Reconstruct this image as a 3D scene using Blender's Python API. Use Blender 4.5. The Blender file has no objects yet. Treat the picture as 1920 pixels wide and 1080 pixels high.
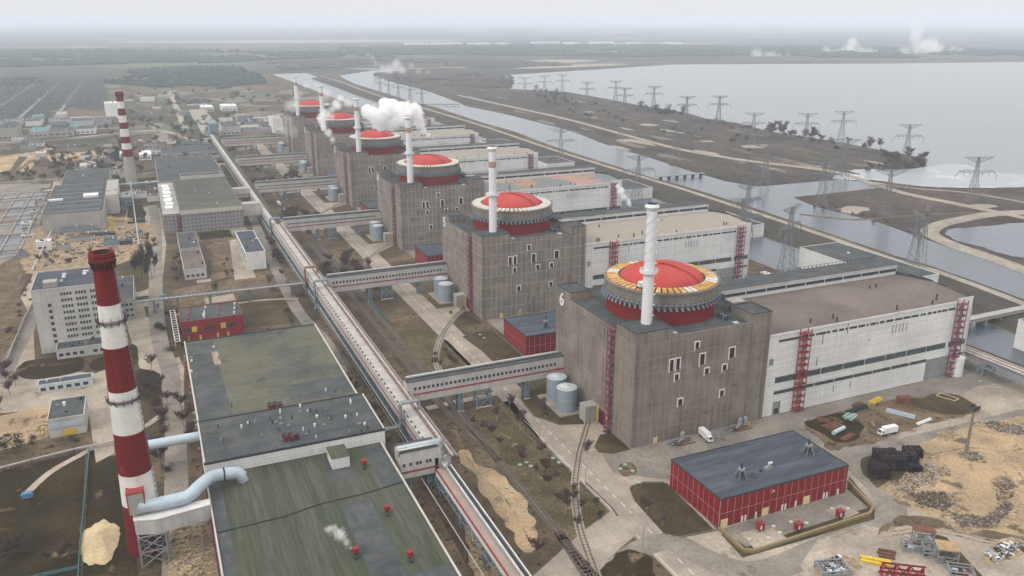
import bpy, bmesh, math, random
from mathutils import Vector, Matrix, noise as mnoise
R_ = math.radians
sc = bpy.context.scene
C = sc.collection
rnd = random.Random(7)

# ---------------------------------------------------------------- camera
CAMP = Vector((-166.046, -259.113, 167.563)); YAW, PITCH, FPX = 0.4121, 0.3130, 1559.35
cd = bpy.data.cameras.new('camera'); cam = bpy.data.objects.new('camera', cd); C.objects.link(cam)
cam.location = CAMP; cam.rotation_euler = (math.pi/2-PITCH, 0, -YAW)
cd.sensor_width = 36; cd.lens = FPX/1920*36; cd.clip_start = 1; cd.clip_end = 200000
sc.camera = cam
# ---------------------------------------------------------------- sky, sun, exposure
SUN_EL, SUN_AZ = R_(40), R_(258)      # azimuth measured clockwise from +Y
w = bpy.data.worlds.new('World'); sc.world = w; w.use_nodes = True
nt = w.node_tree; nt.nodes.clear()
sky = nt.nodes.new('ShaderNodeTexSky'); sky.sky_type = 'NISHITA'; sky.sun_disc = False
sky.sun_elevation = SUN_EL; sky.sun_rotation = SUN_AZ; sky.air_density = 1.0; sky.dust_density = 4.0; sky.ozone_density = 1.0
tc = nt.nodes.new('ShaderNodeTexCoord'); mp = nt.nodes.new('ShaderNodeMapping'); mp.inputs['Scale'].default_value = (1, 1, 3.5)
cn = nt.nodes.new('ShaderNodeTexNoise'); cn.inputs['Scale'].default_value = 2.2; cn.inputs['Detail'].default_value = 5
cr = nt.nodes.new('ShaderNodeMapRange'); cr.inputs[1].default_value = .3; cr.inputs[2].default_value = .7; cr.inputs[3].default_value = 9.9; cr.inputs[4].default_value = 10.8
cc = nt.nodes.new('ShaderNodeVectorMath'); cc.operation = 'SCALE'; cc.inputs[0].default_value = (1.0, .985, .985)
mx = nt.nodes.new('ShaderNodeMix'); mx.data_type = 'RGBA'; mx.inputs[0].default_value = .86
bg = nt.nodes.new('ShaderNodeBackground'); bg.inputs[1].default_value = .1
wo = nt.nodes.new('ShaderNodeOutputWorld')
L = nt.links.new
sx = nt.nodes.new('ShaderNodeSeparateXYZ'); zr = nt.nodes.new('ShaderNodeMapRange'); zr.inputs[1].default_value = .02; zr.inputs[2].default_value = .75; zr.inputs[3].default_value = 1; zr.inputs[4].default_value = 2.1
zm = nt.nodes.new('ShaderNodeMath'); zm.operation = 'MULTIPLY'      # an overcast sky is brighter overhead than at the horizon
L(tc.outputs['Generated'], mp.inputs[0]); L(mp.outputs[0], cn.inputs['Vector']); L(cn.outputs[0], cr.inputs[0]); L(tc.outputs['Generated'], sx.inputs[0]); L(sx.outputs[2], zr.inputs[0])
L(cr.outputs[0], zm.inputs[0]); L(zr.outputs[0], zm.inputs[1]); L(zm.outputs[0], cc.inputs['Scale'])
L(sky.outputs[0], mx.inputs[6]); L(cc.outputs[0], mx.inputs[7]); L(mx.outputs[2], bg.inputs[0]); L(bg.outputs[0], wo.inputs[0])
sd = bpy.data.lights.new('sun', 'SUN'); sd.energy = 1.5; sd.angle = R_(12); sd.color = (1, .97, .93)
sun = bpy.data.objects.new('sun', sd); C.objects.link(sun)
sun.rotation_euler = (math.pi/2-SUN_EL, 0, -SUN_AZ+math.pi)
sc.view_settings.view_transform = 'Standard'; sc.view_settings.look = 'None'; sc.view_settings.gamma = 1
sc.view_settings.exposure = -0.13
sc.cycles.max_bounces = 6; sc.cycles.volume_bounces = 8; sc.cycles.transparent_max_bounces = 8
sc.cycles.volume_step_rate = 4; sc.cycles.caustics_reflective = False; sc.cycles.caustics_refractive = False
sc.cycles.use_denoising = True

# ---------------------------------------------------------------- helpers
_F = Vector((math.sin(YAW)*math.cos(PITCH), math.cos(YAW)*math.cos(PITCH), -math.sin(PITCH)))
_RT = Vector((math.cos(YAW), -math.sin(YAW), 0)); _UP = _RT.cross(_F)
def _ray(u, v): return _F*FPX + _RT*(u-960) + _UP*(540-v)
def at(u, v, z=0):                     # a photograph pixel -> the real place it shows, z metres above the ground
    d = _ray(u, v); t = (z-CAMP.z)/d.z; p = CAMP+d*t; return (p.x, p.y)
def atx(u, v, x):
    d = _ray(u, v); t = (x-CAMP.x)/d.x; p = CAMP+d*t; return (p.y, p.z)
def aty(u, v, y):
    d = _ray(u, v); t = (y-CAMP.y)/d.y; p = CAMP+d*t; return (p.x, p.z)
def hz(x, y, v):                       # height above (x, y) seen at image row v
    lo, hi = 0, 300
    for _ in range(40):
        m = (lo+hi)/2; q = Vector((x, y, m))-CAMP
        if 540-FPX*q.dot(_UP)/q.dot(_F) > v: lo = m
        else: hi = m
    return lo

KF = {'concrete_panels': (1.06,1.04,1.02), 'smooth_concrete_panels': (1.06,1.04,1.0), 'lake_water': .75, 'white_panels': 1.22, 'white_panels_dark_joints': 1.22, 'red_cladding': (.72,.4,.5), 'mossy_roof_felt': (.7,.69,.56), 'winter_grass': (.32,.26,.19), 'dark_winter_grass': (.95,.85,.72),
 'grey_roof_felt': .55, 'patched_roof_felt': (.76,.74,.66), 'dark_roof_felt': (.85,.78,.82), 'brown_grey_roof': (.7,.65,.64), 'tan_roof': .85, 'dry_reed_land': (.56,.53,.54), 'red_dome': (.78,.75,.72), 'dark_red_drum': (.75,.5,.55),
 'site_ground': (.72,.66,.6), 'brown_dirt': (.8,.75,.68), 'far_plain': (.6,.62,.66), 'canal_water': (.3,.35,.42), 'sandy_ground': (1.05,.98,.88), 'pale_concrete_paving': (1.06,1.0,.93), 'worn_concrete_road': (1.08,1.0,.93), 'grey_asphalt': (1.0,.95,.88),
 'chimney_red_brick_paint': (.62,.55,.6), 'red_paint': (.7,.6,.7), 'switchyard_gravel': .3, 'dyke_bank': .6, 'pale_sandbank': (.7,.68,.66), 'ballast': .9, 'salmon_roof': (.7,.8,.85), 'ochre_slab': (.85,.8,.7), 'broken_concrete': (.75,.7,.62), 'pale_green_cover': .6, 'ring_concrete': .8, 'bare_twigs': .8, 'khaki_concrete_wall': .9}
def surf(name, col, var=.18, scale=.12, fine=1.5, fvar=.1, rough=.85, metal=0, grid=None, streak=0, bump=0, col2=None, c2=(.45, .62), c2scale=.05, stretch=None, spec=None, slab=None, speck=None):
    spec = (.3 if rough < .6 else .06) if spec is None else spec
    kf = KF.get(name, 1); kf = (kf,)*3 if not isinstance(kf, tuple) else kf; kf = tuple(k*.88 for k in kf)
    col = tuple(c*k for c, k in zip(col, kf)); col2 = tuple(c*k for c, k in zip(col2, kf)) if col2 else None
    m = bpy.data.materials.new(name); m.use_nodes = True; n = m.node_tree.nodes; l = m.node_tree.links.new
    b = n['Principled BSDF']; b.inputs['Roughness'].default_value = rough; b.inputs['Metallic'].default_value = metal
    b.inputs['Specular IOR Level'].default_value = spec
    g = n.new('ShaderNodeNewGeometry'); pos = g.outputs['Position']
    if stretch:
        mpn = n.new('ShaderNodeMapping'); mpn.inputs['Scale'].default_value = stretch; l(pos, mpn.inputs[0]); pos = mpn.outputs[0]
    def nz(s, d=4, vec=None):
        t = n.new('ShaderNodeTexNoise'); t.inputs['Scale'].default_value = s; t.inputs['Detail'].default_value = d
        t.inputs['Roughness'].default_value = .6; l(vec or pos, t.inputs['Vector']); return t.outputs[0]
    def rng(src, a, bb, lo=.3, hi=.7):
        r = n.new('ShaderNodeMapRange'); l(src, r.inputs[0]); r.inputs[1].default_value = lo; r.inputs[2].default_value = hi
        r.inputs[3].default_value = a; r.inputs[4].default_value = bb; return r.outputs[0]
    def mul(a, bb):
        t = n.new('ShaderNodeMath'); t.operation = 'MULTIPLY'; l(a, t.inputs[0]); l(bb, t.inputs[1]); return t.outputs[0]
    f = mul(rng(nz(scale), 1-var, 1+var), rng(nz(fine, 6), 1-fvar*1.5, 1+fvar*1.5))
    uv = None
    if grid or streak:
        s = n.new('ShaderNodeSeparateXYZ'); l(g.outputs['Position'], s.inputs[0])
        a = n.new('ShaderNodeMath'); l(s.outputs[0], a.inputs[0]); l(s.outputs[1], a.inputs[1])
        cx = n.new('ShaderNodeCombineXYZ'); l(a.outputs[0], cx.inputs[0]); l(s.outputs[2], cx.inputs[1]); uv = cx.outputs[0]
    if streak:
        mpn = n.new('ShaderNodeMapping'); mpn.inputs['Scale'].default_value = (.9, .045, 1); l(uv, mpn.inputs[0])
        f = mul(f, rng(nz(1, 3, mpn.outputs[0]), 1-streak, 1+streak*.6))
    cs = n.new('ShaderNodeRGB'); cs.outputs[0].default_value = (*col, 1); c = cs.outputs[0]
    if col2:
        mc = n.new('ShaderNodeMix'); mc.data_type = 'RGBA'; l(rng(nz(c2scale, 6), 0, 1, *c2), mc.inputs[0]); l(c, mc.inputs[6]); mc.inputs[7].default_value = (*col2, 1); c = mc.outputs[2]
    if slab or speck:
        def brk(w_, h_, ms_):
            t = n.new('ShaderNodeTexBrick'); t.offset = 0; t.inputs['Scale'].default_value = 1; t.inputs['Mortar Size'].default_value = ms_; t.inputs['Brick Width'].default_value = w_; t.inputs['Row Height'].default_value = h_
            t.inputs['Mortar Smooth'].default_value = .4; l(g.outputs['Position'], t.inputs['Vector']); t.inputs['Color1'].default_value = (1,1,1,1); t.inputs['Color2'].default_value = (.86,.86,.86,1); return t
        if slab:
            t = brk(*slab[:3]); mm = n.new('ShaderNodeMix'); mm.data_type = 'RGBA'; mm.blend_type = 'MULTIPLY'; mm.inputs[0].default_value = 1; l(c, mm.inputs[6]); l(t.outputs['Color'], mm.inputs[7])
            t.inputs['Mortar'].default_value = (slab[3],)*3+(1,); c = mm.outputs[2]
        if speck:
            mc = n.new('ShaderNodeMix'); mc.data_type = 'RGBA'; l(rng(nz(speck[1], 8), 0, 1, speck[2], speck[2]+.06), mc.inputs[0]); l(c, mc.inputs[6]); mc.inputs[7].default_value = (*speck[0], 1); c = mc.outputs[2]
    if grid:
        bw, bh, lc, ms = grid[:4]
        br = n.new('ShaderNodeTexBrick'); br.offset = 0 if len(grid) < 5 else grid[4]; br.squash = 1
        br.inputs['Scale'].default_value = 1; br.inputs['Mortar Size'].default_value = ms; br.inputs['Brick Width'].default_value = bw
        br.inputs['Row Height'].default_value = bh; br.inputs['Mortar Smooth'].default_value = .3; br.inputs['Bias'].default_value = 0
        l(uv, br.inputs['Vector']); br.inputs['Color1'].default_value = (1, 1, 1, 1); br.inputs['Color2'].default_value = (.9, .9, .9, 1)
        mm = n.new('ShaderNodeMix'); mm.data_type = 'RGBA'; mm.blend_type = 'MULTIPLY'; mm.inputs[0].default_value = 1; l(c, mm.inputs[6]); l(br.outputs['Color'], mm.inputs[7])
        mc = n.new('ShaderNodeMix'); mc.data_type = 'RGBA'; l(br.outputs['Fac'], mc.inputs[0]); l(mm.outputs[2], mc.inputs[6]); mc.inputs[7].default_value = (*lc, 1); c = mc.outputs[2]
    v = n.new('ShaderNodeVectorMath'); v.operation = 'SCALE'; l(c, v.inputs[0]); l(f, v.inputs['Scale']); l(v.outputs[0], b.inputs['Base Color'])
    if bump:
        bp = n.new('ShaderNodeBump'); bp.inputs['Distance'].default_value = bump; bp.inputs['Strength'].default_value = .6
        l(nz(fine*1.3, 4), bp.inputs['Height']); l(bp.outputs[0], b.inputs['Normal'])
    return m

M = {}
G_ = lambda *a, **k: surf(*a, **k)
M['conc'] = surf('concrete_panels', (.235, .205, .18), .12, .08, 1.2, .08, grid=(3.2, 6.4, (.33, .305, .275), .17), streak=.12, col2=(.18, .155, .135), c2scale=.07)
M['conc6'] = surf('smooth_concrete_panels', (.235, .205, .18), .12, .08, 1.2, .08, grid=(3.2, 6.4, (.275, .25, .222), .11), streak=.15, col2=(.175, .15, .13), c2scale=.07)
M['conc2'] = surf('pale_concrete', (.36, .34, .31), .12, .1, 1.5, .1, streak=.15)
M['roofg'] = surf('grey_roof_felt', (.135, .145, .15), .2, .1, .9, .12, slab=(24, 2.4, .06, .8), speck=((.05,.05,.05), .07, .63), col2=(.18, .185, .18), c2scale=.12)
M['roofd'] = surf('dark_roof_felt', (.07, .085, .1), .16, .1, .6, .1, stretch=(.4, 2.2, 1), col2=(.105, .125, .14), c2scale=.12)
M['roofn'] = surf('patched_roof_felt', (.115, .12, .12), .15, .06, .8, .12, slab=(30, 2.2, .05, .8), speck=((.05,.05,.045), .05, .62), col2=(.165, .165, .135), c2scale=.028, c2=(.42, .56))
M['roofv'] = surf('mossy_roof_felt', (.10, .115, .095), .15, .06, .7, .14, stretch=(2.0, .12, 1), col2=(.145, .145, .135), c2scale=.09, c2=(.42, .58), slab=(1.6, 60, .06, .6), speck=((.05,.055,.04), .09, .6))
M['roofb'] = surf('brown_grey_roof', (.20, .175, .16), .1, .03, .5, .06, col2=(.26, .235, .205), c2scale=.025, slab=(12.4, 46, .2, .86), speck=((.10,.09,.08), .04, .66))
M['rooft'] = surf('tan_roof', (.37, .325, .27), .1, .03, .5, .06, col2=(.31, .28, .24), c2scale=.03)
M['roofs'] = surf('salmon_roof', (.50, .27, .20), .1, .03, .5, .06, col2=(.25, .24, .22), c2scale=.02, c2=(.48, .52))
M['white'] = surf('white_panels', (.60, .60, .58), .1, .05, 1.0, .06, grid=(60, 1.25, (.42, .42, .41), .07), streak=.09, rough=.6)
M['white5'] = surf('white_panels_dark_joints', (.58, .58, .565), .08, .05, 1.0, .06, grid=(12, 1.6, (.33, .33, .33), .09), streak=.08, rough=.6)
M['plain'] = surf('white_paint', (.66, .65, .63), .1, .2, 2, .06, rough=.55, streak=.06)
M['cream'] = surf('cream_render', (.50, .47, .42), .12, .12, 1.5, .08, streak=.1)
M['gwhite'] = surf('gallery_white_panels', (.50, .48, .45), .1, .12, 2, .08, streak=.12, grid=(3, 4.0, (.42, .40, .38), .04))
M['stripe'] = surf('dull_red_stripe', (.30, .055, .055), .12, .3)
M['red'] = surf('red_cladding', (.30, .016, .022), .12, .1, 1.5, .08, grid=(3.1, 5.6, (.48, .34, .34), .07), rough=.55, streak=.1)
M['redp'] = surf('red_paint', (.32, .03, .03), .15, .3, 2, .1, rough=.55)
M['drum'] = surf('dark_red_drum', (.27, .035, .035), .1, .1, 1, .06, streak=.12, rough=.6)
M['dome'] = surf('red_dome', (.56, .085, .075), .08, .08, .8, .05, rough=.6)
M['slabo'] = surf('ochre_slab', (.62, .36, .13), .15, .3, 1, .1, col2=(.66, .56, .42), c2scale=.22, c2=(.5, .6))
M['slabw'] = surf('pale_slab', (.60, .56, .50), .15, .3, 1, .1)
M['ringc'] = surf('ring_concrete', (.27, .245, .21), .12, .12, 1, .08, grid=(1.6, 20, (.2, .18, .155), .05), streak=.12)
M['purple'] = surf('maroon_steel', (.22, .07, .11), .1, .5)
M['redst'] = surf('red_steel', (.25, .05, .05), .12, .5)
M['steelb'] = surf('blue_grey_steel', (.19, .24, .28), .12, .4)
M['steeld'] = surf('dark_steel', (.05, .055, .06), .2, .5)
M['steelg'] = surf('grey_steel', (.24, .25, .25), .15, .5)
M['galv'] = surf('galvanised_lattice', (.20, .215, .225), .1, .5, metal=.2)
M['tank'] = surf('tank_steel', (.27, .32, .36), .12, .3, 1.5, .08, rough=.5, grid=(40, 1.8, (.2, .25, .29), .05), streak=.12)
M['tankt'] = surf('tank_roof', (.50, .54, .55), .12, .3, 1.5, .08, rough=.5)
M['duct'] = surf('duct_cladding', (.44, .52, .57), .1, .3, 1.5, .06, rough=.45, metal=.1)
M['pipe'] = surf('silver_pipe', (.50, .50, .48), .15, .3, 2, .1, rough=.4, metal=.4)
M['pipeb'] = surf('rusty_brown_pipe', (.24, .15, .11), .2, .3, 2, .15)
M['glass'] = surf('dark_window_glass', (.035, .05, .055), .3, .5, 1, .3, rough=.25, spec=.5)
M['glassb'] = surf('window_band_glass', (.05, .07, .075), .3, .3, .6, .4, rough=.3, spec=.5, grid=(6, 3, (.13, .14, .14), .1))
M['hole'] = surf('dark_opening', (.06, .012, .016), .2, .5)
M['yel'] = surf('yellow_paint', (.60, .42, .06), .15, .5)
M['yell'] = surf('pale_yellow_door', (.62, .52, .28), .1, .5)
M['cyan'] = surf('pale_green_cover', (.45, .62, .52), .1, .5)
M['bark'] = surf('grey_bark', (.14, .115, .10), .2, 1)
M['barkw'] = surf('pale_bark', (.34, .30, .28), .2, 1)
M['twig'] = surf('bare_twigs', (.105, .078, .072), .2, .3)
M['twigp'] = surf('reddish_twigs', (.13, .075, .075), .2, .3)
M['pine'] = surf('dark_needles', (.020, .036, .022), .35, .25, 1, .3)
M['sandp'] = surf('yellow_sand', (.52, .41, .25), .12, .15, 1.2, .1, bump=.2)
M['rust'] = surf('rusty_steel', (.16, .075, .05), .3, .5, 2, .2)
M['scrap'] = surf('black_scrap_steel', (.022, .018, .022), .3, .5, 2, .3, col2=(.10, .045, .035), c2scale=.4, c2=(.55, .65))
M['rub'] = surf('broken_concrete', (.36, .32, .27), .3, .4, 2, .2)
M['wood'] = surf('weathered_wood', (.36, .25, .14), .2, .4)
M['chimr'] = surf('chimney_red_brick_paint', (.25, .028, .028), .1, .1, 1.2, .06, grid=(2.4, 2.4, (.21, .025, .025), .06), streak=.08)
M['chimw'] = surf('chimney_white_paint', (.70, .68, .63), .06, .1, 1.2, .05, grid=(4, 2.5, (.62, .60, .56), .05), streak=.06)
M['tar'] = surf('black_rubber', (.02, .02, .02), .1, 1)
M['cab'] = surf('vehicle_white', (.72, .72, .72), .04, 1, rough=.35)
M['carb'] = surf('vehicle_dark', (.03, .035, .045), .1, 1, rough=.3)
M['blue'] = surf('blue_cover', (.10, .22, .34), .1, .5)
M['teal'] = surf('teal_roof', (.13, .23, .25), .1, .2)
M['fence'] = surf('teal_fence_mesh', (.08, .17, .17), .1, .5)
M['khaki'] = surf('khaki_concrete_wall', (.27, .21, .11), .12, .4)
M['steamm'] = None

class MB:
    def __init__(s): s.v = []; s.f = []; s.m = []; s.mats = []; s.sm = []
    def mi(s, m):
        if m not in s.mats: s.mats.append(m)
        return s.mats.index(m)
    def add(s, vs, fs, m, smooth=False):
        o = len(s.v); s.v += [tuple(v) for v in vs]; i = s.mi(m)
        for f in fs: s.f.append(tuple(o+k for k in f)); s.m.append(i); s.sm.append(smooth)
    def box(s, x0, y0, z0, x1, y1, z1, m):
        s.add([(x0,y0,z0),(x1,y0,z0),(x1,y1,z0),(x0,y1,z0),(x0,y0,z1),(x1,y0,z1),(x1,y1,z1),(x0,y1,z1)],
              [(0,3,2,1),(4,5,6,7),(0,1,5,4),(1,2,6,5),(2,3,7,6),(3,0,4,7)], m); return s
    def obox(s, cx, cy, z0, lx, ly, h, rz, m):
        c, q = math.cos(rz), math.sin(rz); P = []
        for z in (z0, z0+h):
            for a, b in ((-1,-1),(1,-1),(1,1),(-1,1)):
                X, Y = a*lx/2, b*ly/2; P.append((cx+X*c-Y*q, cy+X*q+Y*c, z))
        s.add(P, [(0,3,2,1),(4,5,6,7),(0,1,5,4),(1,2,6,5),(2,3,7,6),(3,0,4,7)], m); return s
    def prism(s, pts, z0, z1, m, mt=None):
        n = len(pts); A = sum(pts[i][0]*pts[(i+1)%n][1]-pts[(i+1)%n][0]*pts[i][1] for i in range(n))
        if A < 0: pts = pts[::-1]
        V = [(p[0], p[1], z0) for p in pts]+[(p[0], p[1], z1) for p in pts]
        s.add(V, [(i, (i+1)%n, n+(i+1)%n, n+i) for i in range(n)]+[tuple(range(n-1, -1, -1))], m)
        s.add([(p[0], p[1], z1) for p in pts], [tuple(range(n))], mt or m); return s
    def bar(s, a, b, w_, m, h_=None):
        a = Vector(a); b = Vector(b); d = (b-a); 
        if d.length < 1e-6: return s
        d.normalize(); up = Vector((0,0,1)) if abs(d.z) < .9 else Vector((1,0,0)); x = d.cross(up).normalized(); y = x.cross(d)
        h_ = h_ or w_; V = []
        for p in (a, b):
            for i, j in ((-1,-1),(1,-1),(1,1),(-1,1)): V.append(p+x*(i*w_/2)+y*(j*h_/2))
        s.add(V, [(0,3,2,1),(4,5,6,7),(0,1,5,4),(1,2,6,5),(2,3,7,6),(3,0,4,7)], m); return s
    def tube(s, pts, r, m, n=10, r2=None, caps=True, smooth=True):
        pts = [Vector(p) for p in pts]; rings = []; N = len(pts)
        for i, p in enumerate(pts):
            d = (pts[min(i+1, N-1)]-pts[max(i-1, 0)]).normalized(); up = Vector((0,0,1)) if abs(d.z) < .95 else Vector((0,1,0))
            x = d.cross(up).normalized(); y = x.cross(d); rr = r if r2 is None else r+(r2-r)*i/(N-1)
            rings.append([p+x*(rr*math.cos(t*2*math.pi/n))+y*(rr*math.sin(t*2*math.pi/n)) for t in range(n)])
        V = [v for q in rings for v in q]
        F = [(i*n+j, i*n+(j+1)%n, (i+1)*n+(j+1)%n, (i+1)*n+j) for i in range(N-1) for j in range(n)]
        s.add(V, F, m, smooth)
        if caps: s.add(rings[0], [tuple(range(n))], m); s.add(rings[-1], [tuple(range(n-1, -1, -1))], m)
        return s
    def cyl(s, x, y, z0, z1, r, m, n=24, r2=None, mt=None, cap=True, smooth=True):
        r2 = r if r2 is None else r2
        A = [(x+r*math.cos(t*2*math.pi/n), y+r*math.sin(t*2*math.pi/n), z0) for t in range(n)]
        B = [(x+r2*math.cos(t*2*math.pi/n), y+r2*math.sin(t*2*math.pi/n), z1) for t in range(n)]
        s.add(A+B, [(j, (j+1)%n, n+(j+1)%n, n+j) for j in range(n)], m, smooth)
        if cap: s.add(B, [tuple(range(n))], mt or m); s.add(A, [tuple(range(n-1, -1, -1))], m)
        return s
    def lathe(s, x, y, prof, m, n=48, smooth=True):
        V = []
        for r, z in prof: V += [(x+r*math.cos(t*2*math.pi/n), y+r*math.sin(t*2*math.pi/n), z) for t in range(n)]
        s.add(V, [(i*n+j, i*n+(j+1)%n, (i+1)*n+(j+1)%n, (i+1)*n+j) for i in range(len(prof)-1) for j in range(n)], m, smooth); return s
    def build(s, name, parent=None, mats=None):
        me = bpy.data.meshes.new(name); me.from_pydata(s.v, [], s.f); 
        for m in (mats or s.mats): me.materials.append(m)
        me.polygons.foreach_set('material_index', s.m); me.polygons.foreach_set('use_smooth', s.sm); me.update()
        o = bpy.data.objects.new(name, me); C.objects.link(o)
        if parent: o.parent = parent
        return o
def tag(o, label=None, cat=None, group=None, kind=None):
    if label: o['label'] = label
    if cat: o['category'] = cat
    if group: o['group'] = group
    if kind: o['kind'] = kind
    return o
def thing(name, label, cat, loc=(0,0,0), rz=0, group=None):
    o = bpy.data.objects.new(name, None); C.objects.link(o); o.location = loc if len(loc) == 3 else (*loc, 0); o.rotation_euler = (0, 0, rz); o.empty_display_size = .5
    return tag(o, label, cat, group)
def dup(o, loc=None, rz=None, label=None, scale=None, parent=None):
    c = o.copy(); C.objects.link(c); c.parent = parent
    if loc is not None: c.location = loc if len(loc) == 3 else (*loc, 0)
    if rz is not None: c.rotation_euler = (0, 0, rz)
    if scale: c.scale = (scale,)*3 if not isinstance(scale, tuple) else scale
    if label: c['label'] = label
    for ch in o.children: dup(ch, parent=c)
    return c
def smooth_poly(pts, k=4, jit=0.):
    n = len(pts); out = []
    for i in range(n):
        p0, p1, p2, p3 = (Vector(pts[(i+j-1) % n]) for j in range(4))
        for s in range(k):
            t = s/k; q = .5*((2*p1)+(p2-p0)*t+(2*p0-5*p1+4*p2-p3)*t*t+(3*p1-p0-3*p2+p3)*t**3)
            if jit: q = q+Vector((rnd.uniform(-jit, jit), rnd.uniform(-jit, jit)))
            out.append((q.x, q.y))
    return out
def smooth_line(pts, k=5):
    out = []; n = len(pts)
    for i in range(n-1):
        p0, p1, p2, p3 = Vector(pts[max(i-1,0)]), Vector(pts[i]), Vector(pts[i+1]), Vector(pts[min(i+2,n-1)])
        for s in range(k):
            t = s/k; q = .5*((2*p1)+(p2-p0)*t+(2*p0-5*p1+4*p2-p3)*t*t+(3*p1-p0-3*p2+p3)*t**3); out.append(tuple(q))
    out.append(tuple(pts[-1])); return out
def ragged(P, amp, step=2.5, seed=0):
    out = []; n = len(P)
    for i in range(n):
        p, q = Vector(P[i]), Vector(P[(i+1)%n]); k = max(1, min(40, int((q-p).length/step))); nn = (q-p).normalized(); nn = Vector((-nn.y, nn.x))
        for j in range(k):
            c = p+(q-p)*(j/k); d = mnoise.noise(Vector((c.x*.09, c.y*.09, seed)))+.6*mnoise.noise(Vector((c.x*.3, c.y*.3, seed+5)))+.35*mnoise.noise(Vector((c.x*.8, c.y*.8, seed+9)))
            out.append(tuple(c+nn*(d*amp)))
    return out
_lay = [0]
def sheet(name, pts, m, z=.01, kind='structure', smooth=0, jit=0., world=False, label=None, depth=0):
    P = pts if world else [at(*p) for p in pts]
    if smooth:
        P = smooth_poly(P, smooth, jit)
        if not name.startswith(('field', 'pale_field')): P = ragged(P, 2.4 if 'island' not in name and 'disc' not in name and 'lobe' not in name else .5, seed=len(P))
    b = MB()
    if depth: b.prism(P, -.2, z, m)
    else:
        n = len(P); A = sum(P[i][0]*P[(i+1)%n][1]-P[(i+1)%n][0]*P[i][1] for i in range(n))
        if A < 0: P = P[::-1]
        b.add([(x, y, z) for x, y in P], [tuple(range(n))], m)
    return tag(b.build(name), kind=kind, label=label)
def ribbon(b, P, wd, z, m, h=None):
    n = len(P); Lf = []; Rt = []
    for i in range(n):
        d = (Vector(P[min(i+1, n-1)])-Vector(P[max(i-1, 0)])).normalized(); q = Vector((-d.y, d.x))*wd/2; p = Vector(P[i]); Lf.append(p+q); Rt.append(p-q)
    V = [(p.x, p.y, z) for p in Lf]+[(p.x, p.y, z) for p in Rt]
    b.add(V, [(i, n+i, n+i+1, i+1) for i in range(n-1)], m)
    if h:
        V = [(p.x, p.y, zz) for zz in (z, z-h) for p in Lf]; b.add(V, [(i, i+1, n+i+1, n+i) for i in range(n-1)], m)
        V = [(p.x, p.y, zz) for zz in (z, z-h) for p in Rt]; b.add(V, [(i, n+i, n+i+1, i+1) for i in range(n-1)], m)
    return b
def road(name, pts, wd, m, z=.03, world=False, k=5, kind='structure'):
    P = smooth_line(pts if world else [at(*p) for p in pts], k); return tag(ribbon(MB(), P, wd, z, m).build(name), kind=kind)
def inside(p, poly):
    x, y = p; c = False; n = len(poly)
    for i in range(n):
        x1, y1 = poly[i]; x2, y2 = poly[(i+1)%n]
        if (y1 > y) != (y2 > y) and x < (x2-x1)*(y-y1)/(y2-y1)+x1: c = not c
    return c

# ---------------------------------------------------------------- ground, water, roads
M['ground'] = surf('site_ground', (.105, .088, .062), .25, .02, .5, .16, col2=(.21, .165, .115), c2scale=.03, c2=(.45, .62), speck=((.03,.026,.016), .35, .56))
M['far'] = surf('far_plain', (.095, .09, .075), .3, .002, .02, .25, col2=(.17, .15, .125), c2scale=.0016, c2=(.44, .62), stretch=(.35, 1, 1))
M['grass'] = surf('winter_grass', (.082, .075, .045), .3, .05, .8, .25, speck=((.12,.09,.055), .09, .6), col2=(.12, .105, .062), c2scale=.06)
M['grassd'] = surf('dark_winter_grass', (.058, .05, .035), .2, .05, .8, .2, col2=(.088, .078, .045), c2scale=.08)
M['stripg'] = surf('rough_brown_grass', (.115, .092, .052), .3, .06, .8, .3, col2=(.07, .058, .03), c2scale=.07, c2=(.42,.58), speck=((.18,.14,.09), .2, .62))
M['dirt'] = surf('brown_dirt', (.15, .115, .082), .25, .08, .9, .25, speck=((.05,.04,.028), .25, .56), col2=(.22, .175, .125), c2scale=.07)
M['sandg'] = surf('sandy_ground', (.39, .30, .195), .15, .06, .8, .18, speck=((.10,.08,.05), .09, .57), col2=(.27, .215, .15), c2scale=.035, c2=(.42, .6))
M['road'] = surf('worn_concrete_road', (.33, .305, .27), .12, .06, .8, .1, slab=(4.5, 6, .12, .72), col2=(.25, .23, .205), c2scale=.05)
M['pave'] = surf('pale_concrete_paving', (.36, .325, .28), .16, .05, .7, .14, slab=(6, 6, .1, .8), speck=((.17,.145,.11), .08, .6), col2=(.27, .245, .21), c2scale=.035)
M['asph'] = surf('grey_asphalt', (.195, .185, .17), .16, .05, .8, .12, speck=((.12,.11,.095), .07, .6), col2=(.235, .22, .20), c2scale=.05)
M['penin'] = surf('dry_reed_land', (.15, .118, .092), .25, .03, .15, .3, col2=(.085, .075, .06), c2scale=.02, c2=(.42,.6), stretch=(1, .4, 1), speck=((.035,.036,.03), .06, .57))
M['pale'] = surf('pale_sandbank', (.42, .38, .32), .15, .05, .3, .15)
M['bank'] = surf('dyke_bank', (.10, .088, .072), .2, .05, .5, .2)
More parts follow.
